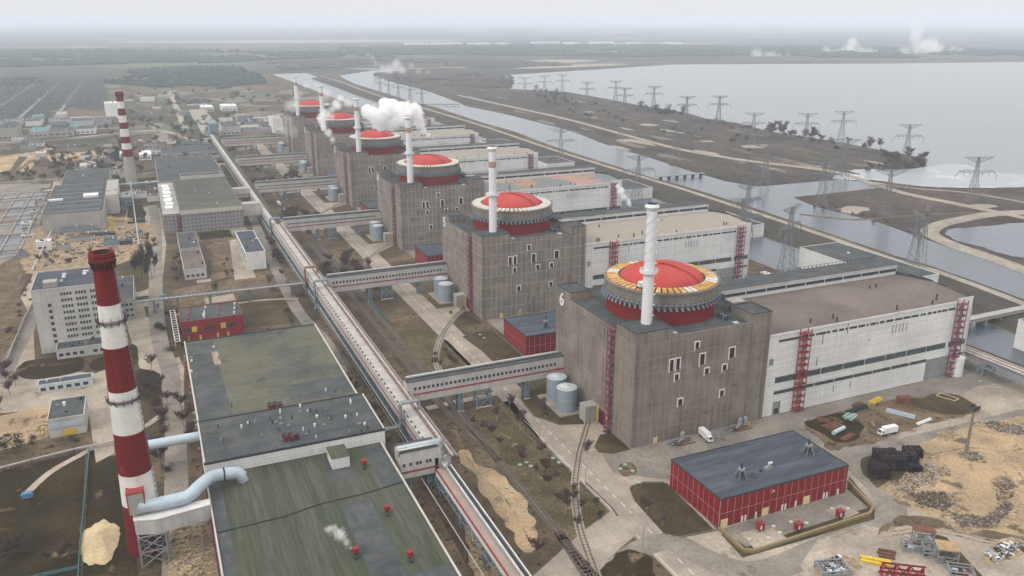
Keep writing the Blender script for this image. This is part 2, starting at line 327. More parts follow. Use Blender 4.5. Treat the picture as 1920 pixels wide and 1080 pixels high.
def water_mat(name, col, rough, foam=0):
    m = surf(name, col, .05, .004, .02, .05, rough=rough, spec=.5)
    n = m.node_tree.nodes; l = m.node_tree.links.new; b = n['Principled BSDF']
    g = n.new('ShaderNodeNewGeometry'); mp_ = n.new('ShaderNodeMapping'); mp_.inputs['Scale'].default_value = (.5, 1, 1); l(g.outputs['Position'], mp_.inputs[0])
    t = n.new('ShaderNodeTexNoise'); t.inputs['Scale'].default_value = .09; t.inputs['Detail'].default_value = 9; t.inputs['Roughness'].default_value = .7; l(mp_.outputs[0], t.inputs['Vector'])
    bp = n.new('ShaderNodeBump'); bp.inputs['Distance'].default_value = 1.2; bp.inputs['Strength'].default_value = .5; l(t.outputs[0], bp.inputs['Height']); l(bp.outputs[0], b.inputs['Normal'])
    if foam:
        t2 = n.new('ShaderNodeTexNoise'); t2.inputs['Scale'].default_value = .035; t2.inputs['Detail'].default_value = 8; t2.inputs['Roughness'].default_value = .75; l(mp_.outputs[0], t2.inputs['Vector'])
        r = n.new('ShaderNodeMapRange'); r.inputs[1].default_value = .54; r.inputs[2].default_value = .66; l(t2.outputs[0], r.inputs[0])
        mc = n.new('ShaderNodeMix'); mc.data_type = 'RGBA'; l(r.outputs[0], mc.inputs[0]); mc.inputs[6].default_value = (*col, 1); mc.inputs[7].default_value = (.5, .51, .52, 1); l(mc.outputs[2], b.inputs['Base Color'])
    return m
M['lake'] = water_mat('lake_water', (.22, .225, .235), .28)
M['canal'] = water_mat('canal_water', (.17, .19, .205), .12)
M['foam'] = water_mat('foaming_water', (.24, .25, .26), .3, 1)

g = MB(); S = 90000; g.add([(-S,-2000,-.5),(S,-2000,-.5),(S,S,-.5),(-S,S,-.5)], [(0,1,2,3)], M['far']); tag(g.build('far_ground'), kind='structure')
g = MB(); g.add([(-900,-400,0),(520,-400,0),(520,1500,0),(420,2600,0),(-900,2600,0)], [(0,1,2,3,4)], M['ground']); tag(g.build('ground'), kind='structure')
LAKE = [(925,152),(960,167),(1060,172),(1135,185),(1197,197),(1285,211),(1322,222),(1385,231),(1440,246),(1560,264),(1634,278),(1700,290),(1736,300),(1737,312),(1704,318),(1634,328),(1640,338),(1700,346),(1790,352),(1940,348),(2500,420),(3200,118),(1920,116),(1680,119),(1440,120),(1260,121),(1185,126),(1060,134),(960,140)]
sheet('peninsula', [(640,150),(700,127),(800,118),(925,140),(960,170),(1135,190),(1285,215),(1440,250),(1634,284),(1745,305),(1700,345),(1800,356),(1960,350),(2600,460),(2400,760),(1960,530),(1740,455),(1480,372),(1327,330),(1124,270),(960,222),(860,196),(700,150)], M['penin'], .01)
sheet('lake', LAKE, M['lake'], .06)
sheet('foam_water', [(1560,335),(1600,318),(1700,318),(1790,306),(1860,322),(1940,330),(1940,349),(1790,352),(1700,346),(1640,338)], M['foam'], .1, smooth=3)
CAN_NEAR = [(635,142),(665,157),(730,177),(775,192),(817,201),(905,230),(960,245),(1039,275),(1128,303),(1189,322),(1225,334),(1280,348),(1400,385),(1513,424),(1680,480),(1747,499),(1920,562),(2250,700)]
CAN_FAR = [(2250,600),(1913,507),(1747,453),(1647,417),(1527,387),(1487,370),(1650,352),(1627,341),(1573,337),(1420,350),(1360,340),(1297,322),(1225,298),(1167,281),(1124,267),(1095,255),(1061,243),(1018,232),(960,217),(870,198),(862,193),(805,172),(730,152),(702,141),(700,137),(760,131),(700,132)]
sheet('canal', CAN_NEAR+CAN_FAR, M['canal'], .05)
sheet('side_pond', [(1775,432),(1850,424),(1960,418),(1960,480),(1880,476),(1840,462),(1790,450)], M['canal'], .05, smooth=3)
inn = [(228,-160),(228,1300)]+[at(*p) for p in [(545,152),(510,139),(575,137),(655,168),(705,186)]]+[(296,900),(290,500),(283,200),(272,90),(262,0),(255,-160)]
sheet('inner_canal', inn, M['canal'], .05, world=True)
def dyke(name, P, wt, wb, h, m, mt=None):
    P = smooth_line(P, 4); n = len(P); b = MB(); rows = [[], [], [], []]
    for i in range(n):
        d = (Vector(P[min(i+1, n-1)])-Vector(P[max(i-1, 0)])).normalized(); q = Vector((-d.y, d.x)); p = Vector(P[i])
        for r, (o, z) in enumerate(((wb/2, .02), (wt/2, h), (-wt/2, h), (-wb/2, .02))): a = p+q*o; rows[r].append((a.x, a.y, z))
    V = sum(rows, [])
    for r in range(3): b.add(V, [(r*n+i, (r+1)*n+i, (r+1)*n+i+1, r*n+i+1) for i in range(n-1)], mt if (r == 1 and mt) else m)
    return tag(b.build(name), kind='structure')
DY = [at(*p, 2) for p in [(2200,715),(1930,592),(1747,520),(1680,500),(1513,445),(1400,408),(1280,368),(1189,338),(1039,290),(905,243),(775,203),(700,180),(640,159),(600,146)]]
dyke('dyke', DY, 34, 52, 3, M['bank'])
DR = [at(*p, 3.2) for p in [(2200,690),(1930,573),(1747,505),(1680,487),(1513,430),(1400,393),(1280,354),(1189,327),(1039,281),(905,236),(775,197),(700,176),(640,154),(600,142)]]
road('dyke_road', DR, 7, M['pale'], 3.06, world=True)
road('bank_path', [(1475,460),(1500,468),(1415,430),(1340,400),(1230,362),(1120,322),(1040,300)][1:], 5, M['pale'], .09)
road('bank_road', [(1960,640),(1870,596),(1760,540),(1640,510),(1540,470),(1400,424),(1300,385)], 6, M['pale'], .1)
# causeway over the canal mouth and tracks on the peninsula
dyke('causeway', [at(*p, 1) for p in [(860,178),(960,200),(1060,222),(1180,254),(1280,280),(1400,300),(1500,312),(1570,322),(1627,340),(1700,362),(1800,382),(1960,415)]], 5, 9, 1.2, M['pale'])
road('land_track', [(1960,388),(1880,372),(1800,360),(1700,352),(1640,342)], 5, M['pale'], .12)
dyke('pond_bank', [at(*p, 1) for p in [(1960,395),(1860,400),(1790,412),(1755,422),(1745,436),(1790,458),(1860,482),(1960,520),(2100,590)]], 8, 14, 1.5, M['pale'])
road('inner_track', [(1500,402),(1600,412),(1660,408),(1740,402),(1860,398)], 5, M['dirt'], .1)
for i, q in enumerate([[(1145,262),(1180,258),(1195,264),(1170,268)],[(1290,345-80),(1330,262),(1345,268)],[(1385,272),(1430,268),(1455,272),(1430,280),(1390,279)],[(1560,392),(1600,380),(1640,392),(1600,408)],[(1800,385),(1850,378),(1880,388),(1820,396)],[(1500,308),(1560,312),(1540,318)],[(1070,190),(1085,188),(1085,192)],[(1195,232),(1220,230),(1240,236),(1205,238)],[(1090,210),(1110,208),(1115,212)]]):
    cx_, cy_ = sum(p[0] for p in q)/len(q), sum(p[1] for p in q)/len(q)
    sheet('sand_patch', [(cx_+(p[0]-cx_)*.75, cy_+(p[1]-cy_)*.55) for p in q], M['pale'], .08, smooth=4, jit=2)
# the dam across the canal and low bridge
road('canal_dam', [at(755,196,2), at(862,196,2)], 14, M['bank'], 2.5, world=True, k=2)

# ---- station yard (painter's order, each sheet a little higher)
MR = MB(); MR.add([(-30.5,-150,.03),(-17,-150,.03),(-17,960,.03),(-30.5,960,.03)], [(0,1,2,3)], M['road']); tag(MR.build('main_road'), kind='structure')
mk = MB()
for y in range(-150, 900, 6):
    mk.box(-24.1, y, .045, -23.85, y+3, .05, M['plain'])
    if y < 40: mk.box(-29.4, y, .045, -29.2, y+5.9, .05, M['plain'])
tag(mk.build('road_marking'), kind='structure')
sheet('yard_paving', [(-17,-150),(400,-150),(400,-60),(215,-10),(196,1.5),(0,0),(-3,18),(-3,34),(-17,40)], M['pave'], .024, world=True)
sheet('yard_asphalt', [(-16,-14),(5,-30),(60,-30),(68,-45),(90,-48),(120,-30),(185,-14),(225,-22),(260,-40),(330,-60),(330,-20),(215,-8),(205,60),(194,60),(192,2),(0,0),(-12,4)], M['asph'], .04, world=True)
sheet('rear_paving', [(192,-2),(226,-2),(226,1200),(192,1200)], M['dirt'], .028, world=True)
road('loop_road', [(1250,1010),(1400,1072),(1540,1030),(1640,985),(1672,950),(1640,905),(1618,880),(1640,855),(1710,832),(1820,805),(1960,770)], 10.5, M['asph'], .062)
road('loop_road_end', [(1120,1100),(1200,1030),(1262,1012),(1400,1072)][:3], 9, M['asph'], .052)
road('side_road', [(1190,965),(1130,1010),(1060,1075),(1000,1130)], 15, M['road'], .06)
for k in range(6):
    y = 166.05*k; xo = .93*k
    sheet('cross_street', [(-60+xo,y+92),(-30,y+92),(0,y+97),(70,y+97),(70,y+103),(0,y+104),(-30,y+101),(-60,y+97)], M['road'], .05, world=True)
    sheet('rail_apron', [(-17,y+2),(-3+xo,y+18),(-.2+xo,y+18),(-.2+xo,y+27),(-6,y+30),(-17,y+30)], M['pave'], .055, world=True)
    if k: sheet('gap_yard', [(2+xo,y-28),(192+xo,y-28),(192+xo,y-.5),(2+xo,y-.5)], M['asph'], .045, world=True)
for nm, q, m, z, sm in [
 ('grass_island', [(1180,916),(1205,906),(1250,906),(1342,996),(1280,1008),(1245,1001),(1190,940)], 'grassd', .08, 0),
 ('grass_verge', [(1352,1002),(1392,1046),(1640,974),(1640,950),(1592,893),(1588,915)], 'grassd', .075, 0),
 ('fenced_yard', [(1352,994),(1585,915),(1628,952),(1400,1026)], 'asph', .09, 0),
 ('pale_slab', [(1388,1000),(1440,985),(1480,1012),(1415,1030)], 'pave', .11, 0),
 ('pale_slab', [(1546,958),(1578,945),(1612,962),(1582,974)], 'pave', .11, 0),
 ('grass_corner', [(1114,838),(1125,815),(1150,812),(1182,843),(1150,851),(1122,848)], 'grassd', .085, 0),
 ('grass_disc', [(1158,880),(1165,869),(1182,867),(1194,877),(1190,889),(1170,893)], 'dirt', .085, 4),
 ('grass_triangle', [(1112,1100),(1140,1058),(1170,1038),(1200,1036),(1222,1050),(1230,1100)], 'grass', .085, 3),
 ('scrap_ground', [(1507,792),(1560,778),(1640,757),(1700,745),(1780,738),(1822,758),(1832,774),(1760,790),(1690,812),(1610,838),(1560,845),(1530,815)], 'dirt', .08, 3),
 ('yard_grass', [(1700,750),(1780,738),(1826,757),(1832,773),(1790,778),(1740,770)], 'grassd', .095, 3),
 ('scrap_grass', [(1510,790),(1580,775),(1620,800),(1615,822),(1570,828),(1530,808)], 'grass', .095, 3),
 ('sand_yard', [(1700,856),(1740,826),(1800,806),(1870,790),(1960,792),(1990,960),(1920,1010),(1840,998),(1760,972),(1700,950),(1668,925),(1660,885)], 'sandg', .08, 4),
 ('pile_verge', [(1616,862),(1650,850),(1700,858),(1720,890),(1690,920),(1650,912),(1622,890)], 'grassd', .1, 3),
 ('mud_track', [(1640,1000),(1700,985),(1800,1000),(1900,1020),(1990,1040),(1990,1020),(1880,1000),(1740,972),(1690,968)], 'dirt', .1, 3),
 ('dark_strip', [(1745,1000),(1775,1008),(1860,1100),(1800,1100)], 'grassd', .11, 0),
 ('storage_slab', [(1535,1010),(1620,985),(1700,1000),(1790,1090),(1540,1120),(1500,1060)], 'pave', .07, 0),
 ('storage_slab', [(1815,1032),(1850,1020),(1990,1040),(1990,1120),(1870,1110)], 'pave', .115, 0),
 ('tank_island', [(975,745),(1005,728),(1040,720),(1110,778),(1108,795),(1050,797),(1000,780)], 'grassd', .06, 0),
 ('grass_island', [(868,632),(895,622),(925,620),(985,672),(950,676),(905,660)], 'grassd', .06, 0),
 ('grass_island', [(870,570),(878,590),(905,606),(856,612),(848,600)], 'grassd', .06, 0),
 ('sand_strip', [(862,845),(876,850),(890,868),(925,880),(965,915),(990,955),(1010,1000),(1004,1035),(978,1030),(962,1000),(930,960),(905,925),(890,890),(868,868)], 'sandg', .05, 3),
 ('sand_strip', [(845,800),(862,806),(868,830),(858,845),(850,830)], 'dirt', .05, 3),
 ('green_strip', [(960,750),(1055,880),(1150,965),(1155,990),(1090,1040),(1010,960),(930,860),(880,770)], 'stripg', .03, 0),
 ('green_strip', [(700,620),(790,612),(840,640),(900,700),(760,700)], 'stripg', .03, 0),
 ('park_field', [(-60,900),(160,845),(150,1080),(-80,1120)], 'grass', .03, 0),
 ('park_field', [(168,845),(235,830),(260,1080),(155,1080)], 'grass', .03, 0),
 ('left_paving', [(-60,790),(-40,700),(60,520),(100,340),(190,325),(200,345),(130,520),(62,600),(66,690),(180,700),(205,690),(215,850),(180,868),(165,765),(60,770),(0,775)], 'pave', .04, 0),
 ('grass_lobe', [(30,700),(40,684),(60,675),(150,668),(155,690),(130,702),(60,712)], 'grass', .06, 3),
 ('grass_lobe', [(168,680),(200,665),(250,645),(260,665),(250,685),(180,695)], 'grass', .06, 3),
 ('grass_lobe', [(250,700),(290,695),(303,715),(300,740),(260,750)], 'grass', .06, 3),
 ('left_dirt', [(-60,800),(0,780),(95,760),(90,820),(0,845),(-60,860)], 'sandg', .045, 0),
 ('left_dirt', [(-60,560),(40,560),(60,600),(0,680),(-60,700)], 'dirt', .05, 0),
 ('yard_slab', [(228,560),(300,552),(310,610),(345,690),(345,830),(312,830),(300,700),(262,690),(240,620)], 'pave', .045, 0),
 ('yard_slab', [(240,390),(300,390),(312,460),(300,560),(240,570),(255,540),(295,520),(290,490),(262,470),(215,470)], 'pave', .045, 0),
 ('garden', [(285,590),(345,580),(350,660),(300,690)], 'grassd', .06, 0),
 ('garden', [(270,575),(330,572),(335,585),(275,595)], 'grassd', .06, 0),
 ('wood_ground', [(225,500),(290,488),(297,515),(280,540),(230,548)], 'grassd', .06, 3),
 ('lawn', [(265,385),(275,400),(270,412),(238,408),(240,385)], 'grass', .06, 0),
 ('dug_ground', [(90,430),(200,425),(250,430),(280,440),(260,480),(150,520),(60,560),(70,500)], 'sandg', .05, 4),
 ('park_strip', [(325,590),(460,560),(590,545),(600,600),(460,615),(340,640)], 'grassd', .05, 0),
 ('park_strip', [(320,545),(480,510),(590,500),(590,530),(470,545),(325,570)], 'dirt', .05, 0),
 ('court', [(400,455),(430,450),(440,520),(395,530)], 'dirt', .05, 0),
 ('court', [(430,450),(450,448),(480,520),(440,525)], 'pave', .06, 0),
 ('sand_lot', [(-20,295),(38,290),(20,318),(-20,328)], 'sandg', .08, 0),
 ('sand_lot', [(60,285),(88,280),(50,325),(25,325)], 'sandg', .08, 0),
 ('sand_lot', [(80,290),(200,282),(190,300),(95,302)], 'sandg', .08, 0),
 ('far_slab', [(0,345),(95,345),(60,470),(-60,520),(-60,360)], 'asph', .05, 0),
 ('far_slab', [(95,345),(100,345),(70,460),(20,560),(-20,600),(-60,600),(-60,520),(60,470)], 'dirt', .055, 0),
 ('plaza', [(315,172),(322,172),(346,236),(338,240)], 'pave', .05, 0),
 ('plaza', [(285,234),(305,232),(316,258),(300,262),(290,258)], 'asph', .06, 3)]:
    sheet(nm, q, M[m], z, smooth=sm)
road('gate_road', [(-30,268),(100,262),(200,252),(300,245),(360,262),(405,258)], 9, M['pave'], .07)
road('gate_road', [(-30,300-62),(120,243),(300,236)], 12, M['asph'], .065)
road('west_road', [(0,710),(60,600),(110,500),(180,345),(190,325)], 8, M['asph'], .06)
road('service_road', [(330,1100),(330,830),(322,735),(318,690),(300,640),(292,560),(292,420),(285,385)], 8.5, M['asph'], .075)
road('service_road_far', [(470,400),(545,560),(610,640),(640,700)], 7, M['asph'], .06)
road('narrow_path', [(560,560),(470,565),(330,590)], 2.5, M['pave'], .08)
road('west_lane', [(-30,345),(100,336),(230,330),(300,322)], 8, M['asph'], .07)
road('sand_track', [(60,300),(25,325),(-20,345)], 5, M['dirt'], .09)
road('strip_road', [(318,172),(330,200),(347,240)], 10, M['pave'], .08)
road('gallery_path', [(600,610),(700,760),(790,930),(870,1080)], 5, M['dirt'], .05)
road('under_path', [(800,766),(850,755),(930,738)], 4, M['pave'], .07)
road('field_path', [(45,930),(95,885),(160,848),(215,815),(270,800),(305,775)], 3, M['pave'], .08)
# kerbs (real steps)
def kerb(pts, m='bark', h=.35, wd=.5):
    P = [at(*p) for p in pts]; b = MB()
    for a, c in zip(P, P[1:]): b.bar((*a, h/2+.03), (*c, h/2+.03), wd, M[m], h)
    return tag(b.build('kerb'), kind='structure')
for q in ([(920,742),(985,815),(1067,880),(1068,888)], [(1098,905),(1150,955),(1158,968)], [(1182,914),(1205,905),(1245,905)], [(1275,1008),(1345,994)], [(868,632),(895,622),(925,620),(985,672)], [(975,745),(1000,780),(1050,797)], [(1618,860),(1660,846)], [(1262,905),(1345,993)]):
    kerb(q)

# far country: forests, fields, pale strips
def canopy(name, pts, cell, h0, h1, m, seed=0, label=None):
    P = [at(*p) for p in pts]; xs = [p[0] for p in P]; ys = [p[1] for p in P]; r = random.Random(seed); b = MB()
    nx = int((max(xs)-min(xs))/cell)+1; ny = int((max(ys)-min(ys))/cell)+1
    if nx*ny > 90000: 
        f_ = math.sqrt(nx*ny/90000); cell *= f_; nx = int(nx/f_)+1; ny = int(ny/f_)+1
    for i in range(nx):
        for j in range(ny):
            x = min(xs)+(i+r.uniform(.2,.8))*cell; y = min(ys)+(j+r.uniform(.2,.8))*cell
            if not inside((x, y), P): continue
            if mnoise.noise(Vector((x*.0022, y*.0022, seed)))+.5*mnoise.noise(Vector((x*.009, y*.009, seed))) < -.16+.12*r.random(): continue
            h = r.uniform(h0, h1); s = cell*r.uniform(.6, .95); a = r.uniform(0, 6.28); n = 5
            V = [(x+s*math.cos(a+t*1.2566), y+s*math.sin(a+t*1.2566), h*.35+r.uniform(-1,1)) for t in range(n)]+[(x+r.uniform(-2,2), y+r.uniform(-2,2), h)]+[(x+s*math.cos(a+t*1.2566), y+s*math.sin(a+t*1.2566), 0) for t in range(n)]
            b.add(V, [(t, (t+1)%n, n) for t in range(n)]+[(n+1+t, n+1+(t+1)%n, (t+1)%n, t) for t in range(n)], m)
    return tag(b.build(name), label=label, kind='stuff')
M['wood1'] = surf('pine_wood', (.028, .043, .032), .3, .01, .08, .25)
M['wood2'] = surf('bare_wood', (.07, .062, .055), .25, .01, .08, .25)
canopy('pine_forest', [(-120,135),(0,128),(120,122),(250,120),(420,118),(500,112),(640,108),(640,100),(480,98),(250,96),(-150,97)], 34, 10, 20, M['wood1'], 1, 'dark pine forest beyond the switchyard')
canopy('pine_forest', [(170,152),(250,134),(350,128),(440,128),(480,140),(500,160),(420,166),(300,164),(250,160)], 17, 8, 15, M['wood1'], 2, 'small pine wood behind the far chimney')
canopy('pine_forest', [(700,108),(900,104),(1300,107),(1600,108),(2100,112),(2100,95),(1600,90),(1200,85),(900,86),(640,90),(640,100)], 45, 8, 16, M['wood1'], 3, 'blue forest along the far lake shore')
canopy('bare_forest', [(800,150),(870,140),(960,143),(955,165),(900,163),(850,160),(790,158),(700,140)], 14, 5, 10, M['wood2'], 4, 'bare scrub wood on the canal bend')
canopy('bare_forest', [(500,118),(640,112),(860,112),(1100,122),(900,128),(800,122),(700,124),(540,130)], 26, 5, 10, M['wood2'], 5, 'bare scrub north of the canal bend')
canopy('bare_forest', [(-100,160),(10,150),(90,150),(60,158),(-60,172)], 16, 6, 12, M['wood1'], 6, 'pines at the left of the switchyard')
for q in [[(940,117),(1030,112),(1120,113),(1080,117),(960,122)],[(830,124),(960,120),(960,123),(860,128)],[(660,128),(760,128),(880,126),(700,131)],[(960,128),(1100,120),(1180,121),(1040,128)],[(60,97),(200,94),(320,93),(200,98)],[(290,131),(400,128),(390,132)],[(200,78),(700,74),(900,76),(500,81)],[(1000,83),(1200,80),(1400,80),(1200,84)],[(270,146),(320,143),(300,148)]]:
    sheet('pale_field', q, M['pale'], .3, smooth=3)

M['field1'] = surf('dark_field', (.06,.06,.045), .2, .004, .05, .2); M['field2'] = surf('green_field', (.10,.11,.065), .2, .004, .05, .2); M['field3'] = surf('bare_field', (.17,.145,.115), .2, .004, .05, .2)
rf_ = random.Random(31)
for i in range(150):
    y = rf_.uniform(2700, 14000); x = rf_.uniform(-.62, .95)*(y+300)
    if x > 700 and y < 3300: continue
    lx, ly = rf_.uniform(120, 700), rf_.uniform(60, 420); a = .35+rf_.uniform(-.12, .12); q = []
    for sx_, sy_ in ((-1,-1),(1,-1),(1,1),(-1,1)): X_, Y_ = sx_*lx/2*rf_.uniform(.85,1), sy_*ly/2*rf_.uniform(.8,1); q.append((x+X_*math.cos(a)-Y_*math.sin(a), y+X_*math.sin(a)+Y_*math.cos(a)))
    sheet('field', q, M[rf_.choice(['field1','field1','field2','field3','field3','pale'] if y > 5000 else ['field1','field1','field2','field3'])], .1+i*.004, world=True)
for i in range(60):                                                 # scrub and bare patches on the reed land and beyond the station
    u, v = rf_.uniform(250, 560), rf_.uniform(168, 232); p = at(u, v); r0 = rf_.uniform(10, 40)
    sheet('scrub_patch', [(p[0]+r0*rf_.uniform(.6,1.5)*math.cos(t), p[1]+r0*rf_.uniform(1,2.4)*math.sin(t)) for t in [k*1.05 for k in range(6)]], M[rf_.choice(['field1','field3','dirt','grassd'])], .03+i*.001, world=True, smooth=3)
PP = [at(*p) for p in [(640,150),(960,172),(1135,192),(1285,218),(1440,254),(1634,288),(1740,306),(1600,330),(1320,325),(1124,268),(960,222),(860,196)]]
k_ = 0
while k_ < 150:
    u, v = rf_.uniform(860, 1740), rf_.uniform(160, 330); p = at(u, v)
    if not inside(p, PP): continue
    k_ += 1; r0 = rf_.uniform(4, 22); sheet('reed_patch', [(p[0]+r0*rf_.uniform(.5,1)*math.cos(t)*.6, p[1]+r0*rf_.uniform(1,2.2)*math.sin(t)) for t in [k*.9 for k in range(7)]], M[rf_.choice(['field1','dirt','grassd','field3','bank','pale'] if k_ % 3 else ['field1','bank'])], .03+k_*.0005, world=True, smooth=3)

for i in range(230):                                                # worn slabs, lawns and bare plots of the western yards
    x, y = rf_.uniform(-345, -90), rf_.uniform(255, 1230); lx, ly = rf_.uniform(4, 26), rf_.uniform(5, 34)
    if x < -262 and 400 < y < 720: continue
    sheet('yard_plot', [(x,y),(x+lx,y+rf_.uniform(-1,1)),(x+lx+rf_.uniform(-2,2),y+ly),(x+rf_.uniform(-1,1),y+ly)], M[rf_.choice(['asph','grassd','dirt','grass','pave','field1','bank','asph','grassd'])], .031+i*.00004, world=True)
for i in range(110):
    x, y = rf_.uniform(-330, 190), rf_.uniform(1010, 2300); r0 = rf_.uniform(12, 60)
    sheet('scrub_patch', [(x+r0*rf_.uniform(.5,1.4)*math.cos(t), y+r0*rf_.uniform(.8,1.8)*math.sin(t)) for t in [k*.9 for k in range(7)]], M[rf_.choice(['field1','field3','dirt','grassd','field2','bank'])], .03+i*.0004, world=True, smooth=3)

# ---------------------------------------------------------------- reactor buildings
S_U, DX_U = 166.05, .93
CX, CY = 33.2, 33.4
M['patch'] = surf('repaired_concrete', (.21,.185,.16), .2, .3, 1.5, .1, streak=.2); M['downp'] = surf('grey_downpipe', (.17,.155,.14), .1, .5); M['rustrun'] = surf('rust_run', (.235,.165,.125), .2, .3, streak=.3)
M['ringd'] = surf('dark_ring_gap', (.085,.075,.065), .2, .3)
M['domes'] = surf('dome_seam', (.33,.05,.045), .1, .3)
M['slabr'] = surf('faded_red_paint', (.42, .25, .23), .15, .3)
WINS = [(16.4,31.5,19.1,36.9),(19.5,31.5,22.1,37.0),(28.3,39.4,31.0,42.7),(31.1,31.6,34.3,37.0),(45.9,32.1,49.4,37.3),(34.0,26.9,36.9,30.1),(43.0,27.1,45.9,30.2),(19.2,26.9,21.9,30.1),(42.7,15.2,45.6,18.5),(21.7,15.0,24.6,18.5)]
def stair_mb(w_, d_, z0, z1, m, step=3.0):
    "an outside fire stair: four posts, landings, rails and alternating flights, against the face y=0 reaching towards -y"
    b = MB()
    for x in (0, w_):
        for y in (-.1, -d_): b.bar((x, y, z0), (x, y, z1), .28, m)
    z = z0+step*.5; k = 0
    while z < z1:
        b.box(-.25, -d_-.2, z, w_+.25, -.05, z+.22, m)
        b.box(-.3, -d_-.3, z+.9, w_+.3, -d_-.1, z+1.05, m)
        if z+step < z1:
            x0, x1 = (.2, w_-.2) if k % 2 else (w_-.2, .2)
            b.bar((x0, -d_*.3 if k % 2 else -d_*.7, z), (x1, -d_*.3 if k % 2 else -d_*.7, z+step), .5, m, .3)
        z += step; k += 1
    return b
def text_mesh(ch, size, m, off=.12, depth=.12):
    cu = bpy.data.curves.new('txt', 'FONT'); cu.body = ch; cu.size = size; cu.extrude = depth; cu.offset = off
    o = bpy.data.objects.new('txt', cu); C.objects.link(o); bpy.context.view_layer.update()
    me = bpy.data.meshes.new_from_object(o.evaluated_get(bpy.context.evaluated_depsgraph_get())); bpy.data.objects.remove(o); bpy.data.curves.remove(cu)
    me.materials.clear(); me.materials.append(m); return me
def corner(b, x0, y0, x1, y1, z0, z1, m, mt):
    b.box(x0, y0, z0, x1, y1, z1, m); b.box(x0+.6, y0+.6, z1, x1-.6, y1-.6, z1+.03, mt)
    for a in ((x0, y0, x1, y0+.5), (x0, y1-.5, x1, y1), (x0, y0+.5, x0+.5, y1-.5), (x1-.5, y0+.5, x1, y1-.5)): b.box(a[0], a[1], z1+.002, a[2], a[3], z1+.5, mt)
W_, L_, H_ = 67.3, 68.9, 46.0
def reactor(label, detail=True):
    t = thing('reactor_building', label, 'reactor building', (0,0,0), 0, 'reactor buildings in a row')
    b = MB(); cm = M['conc6']; b.box(0, 0, -.3, W_, L_, H_, cm)
    for z in (H_+.001,):    # parapet
        for a in ((17.5,0,57,.5),(0,14.5,.5,55.5),(10,L_-.5,55,L_),(W_-.5,13.6,W_,55)): b.box(a[0], a[1], z, a[2], a[3], z+.7, cm)
    tag(b.build('wall_block', t))
    b = MB(); b.box(.5, .5, H_+.002, W_-.5, L_-.5, H_+.06, M['roofg']); b.build('flat_roof', t)
    for nm, (x0,y0,x1,y1), z1 in (('corner_tower',(0,0,17.5,14.5),50.0),('corner_tower',(0,55.5,10.5,L_),50.1),('corner_tower',(56.8,0,W_,13.6),50.0),('corner_tower',(55,55,W_,L_),50.0)):
        b = MB(); corner(b, x0+.02, y0+.02, x1-.02, y1-.02, H_+.07, z1, cm, M['roofg']); b.build(nm, t)
    b = MB(); b.cyl(CX, CY, H_+.06, 54.0, 23.6, M['drum'], 72, cap=False); b.build('drum', t)
    b = MB(); b.lathe(CX, CY, [(23.6,53.4),(24.3,53.6),(24.3,54.4),(24.6,54.4),(24.6,59.6),(25.1,59.7),(25.1,60.5),(24.2,60.5),(24.2,60.0),(17.6,60.4),(17.6,59.0)], M['ringc'], 96, False)
    rg = b.build('concrete_ring', t)
    b = MB()
    for k in range(64):                                             # the tendon anchor tubes hanging below the ring
        a = k*2*math.pi/64+.04; c, s = math.cos(a), math.sin(a); r = rnd.uniform(-.1,.1)
        for q in (0, .35):
            b.bar((CX+24.5*math.cos(a+q*.06), CY+24.5*math.sin(a+q*.06), 55.2), (CX+25.9*math.cos(a+q*.06+.03), CY+25.9*math.sin(a+q*.06+.03), 53.0+r), .34, M['steelb'])
        b.bar((CX+24.5*c, CY+24.5*s, 55.7), (CX+25.6*c, CY+25.6*s, 54.6), .3, M['steeld'])
    b.lathe(CX, CY, [(24.62,55.0),(25.4,55.0),(25.4,55.25),(24.62,55.25)], M['steelb'], 72, False)
    b.build('tendon_anchors', t)
    b = MB(); prof = [(18.4*math.cos(a), 59.6+6.6*math.sin(a)) for a in [i*math.pi/2/10 for i in range(10)]]+[(.01, 66.2)]
    b.lathe(CX, CY, prof, M['dome'], 72); d = b.build('dome', t)
    b = MB()                                                        # ladder over the dome
    for i in range(9):
        a0, a1 = i*math.pi/2/9, (i+1)*math.pi/2/9
        for o in (-.45, .45):
            b.bar((CX+18.9*math.cos(a0)*.42+o, CY-18.9*math.cos(a0)*.9, 59.8+6.6*math.sin(a0)), (CX+18.9*math.cos(a1)*.42+o, CY-18.9*math.cos(a1)*.9, 59.8+6.6*math.sin(a1)), .2, M['stripe'])
    for q in range(18):                                             # plate seams
        pr = None
        for i in range(11):
            a = i*math.pi/2/10*.97; p = (CX+18.44*math.cos(a)*math.cos(q*math.pi/9), CY+18.44*math.cos(a)*math.sin(q*math.pi/9), 59.62+6.6*math.sin(a))
            if pr: b.bar(pr, p, .09, M['domes'])
            pr = p
    b.cyl(CX, CY, 66.1, 66.8, 1.2, M['redp'], 12); b.build('dome_ladder', d)
    for x0, z0, x1, z1 in WINS:
        b = MB(); b.box(x0+.45, -.06, z0+.2, x1-.45, .3, z1-.5, M['hole']); wn = b.build('window', t)
        f = MB(); f.box(x0, -.35, z0-.6, x0+.42, -.002, z1, M['plain']); f.box(x1-.42, -.35, z0+.3, x1, -.002, z1, M['plain']); f.box(x0+.42, -.35, z1-.42, x1-.42, -.002, z1, M['plain'])
        f.build('window_frame', wn)
    b = stair_mb(3.0, 1.8, 0, 48.5, M['purple']); o = b.build('fire_stair', t); o.rotation_euler = (0, 0, -math.pi/2); o.location = (-.05, 18.3, 0)
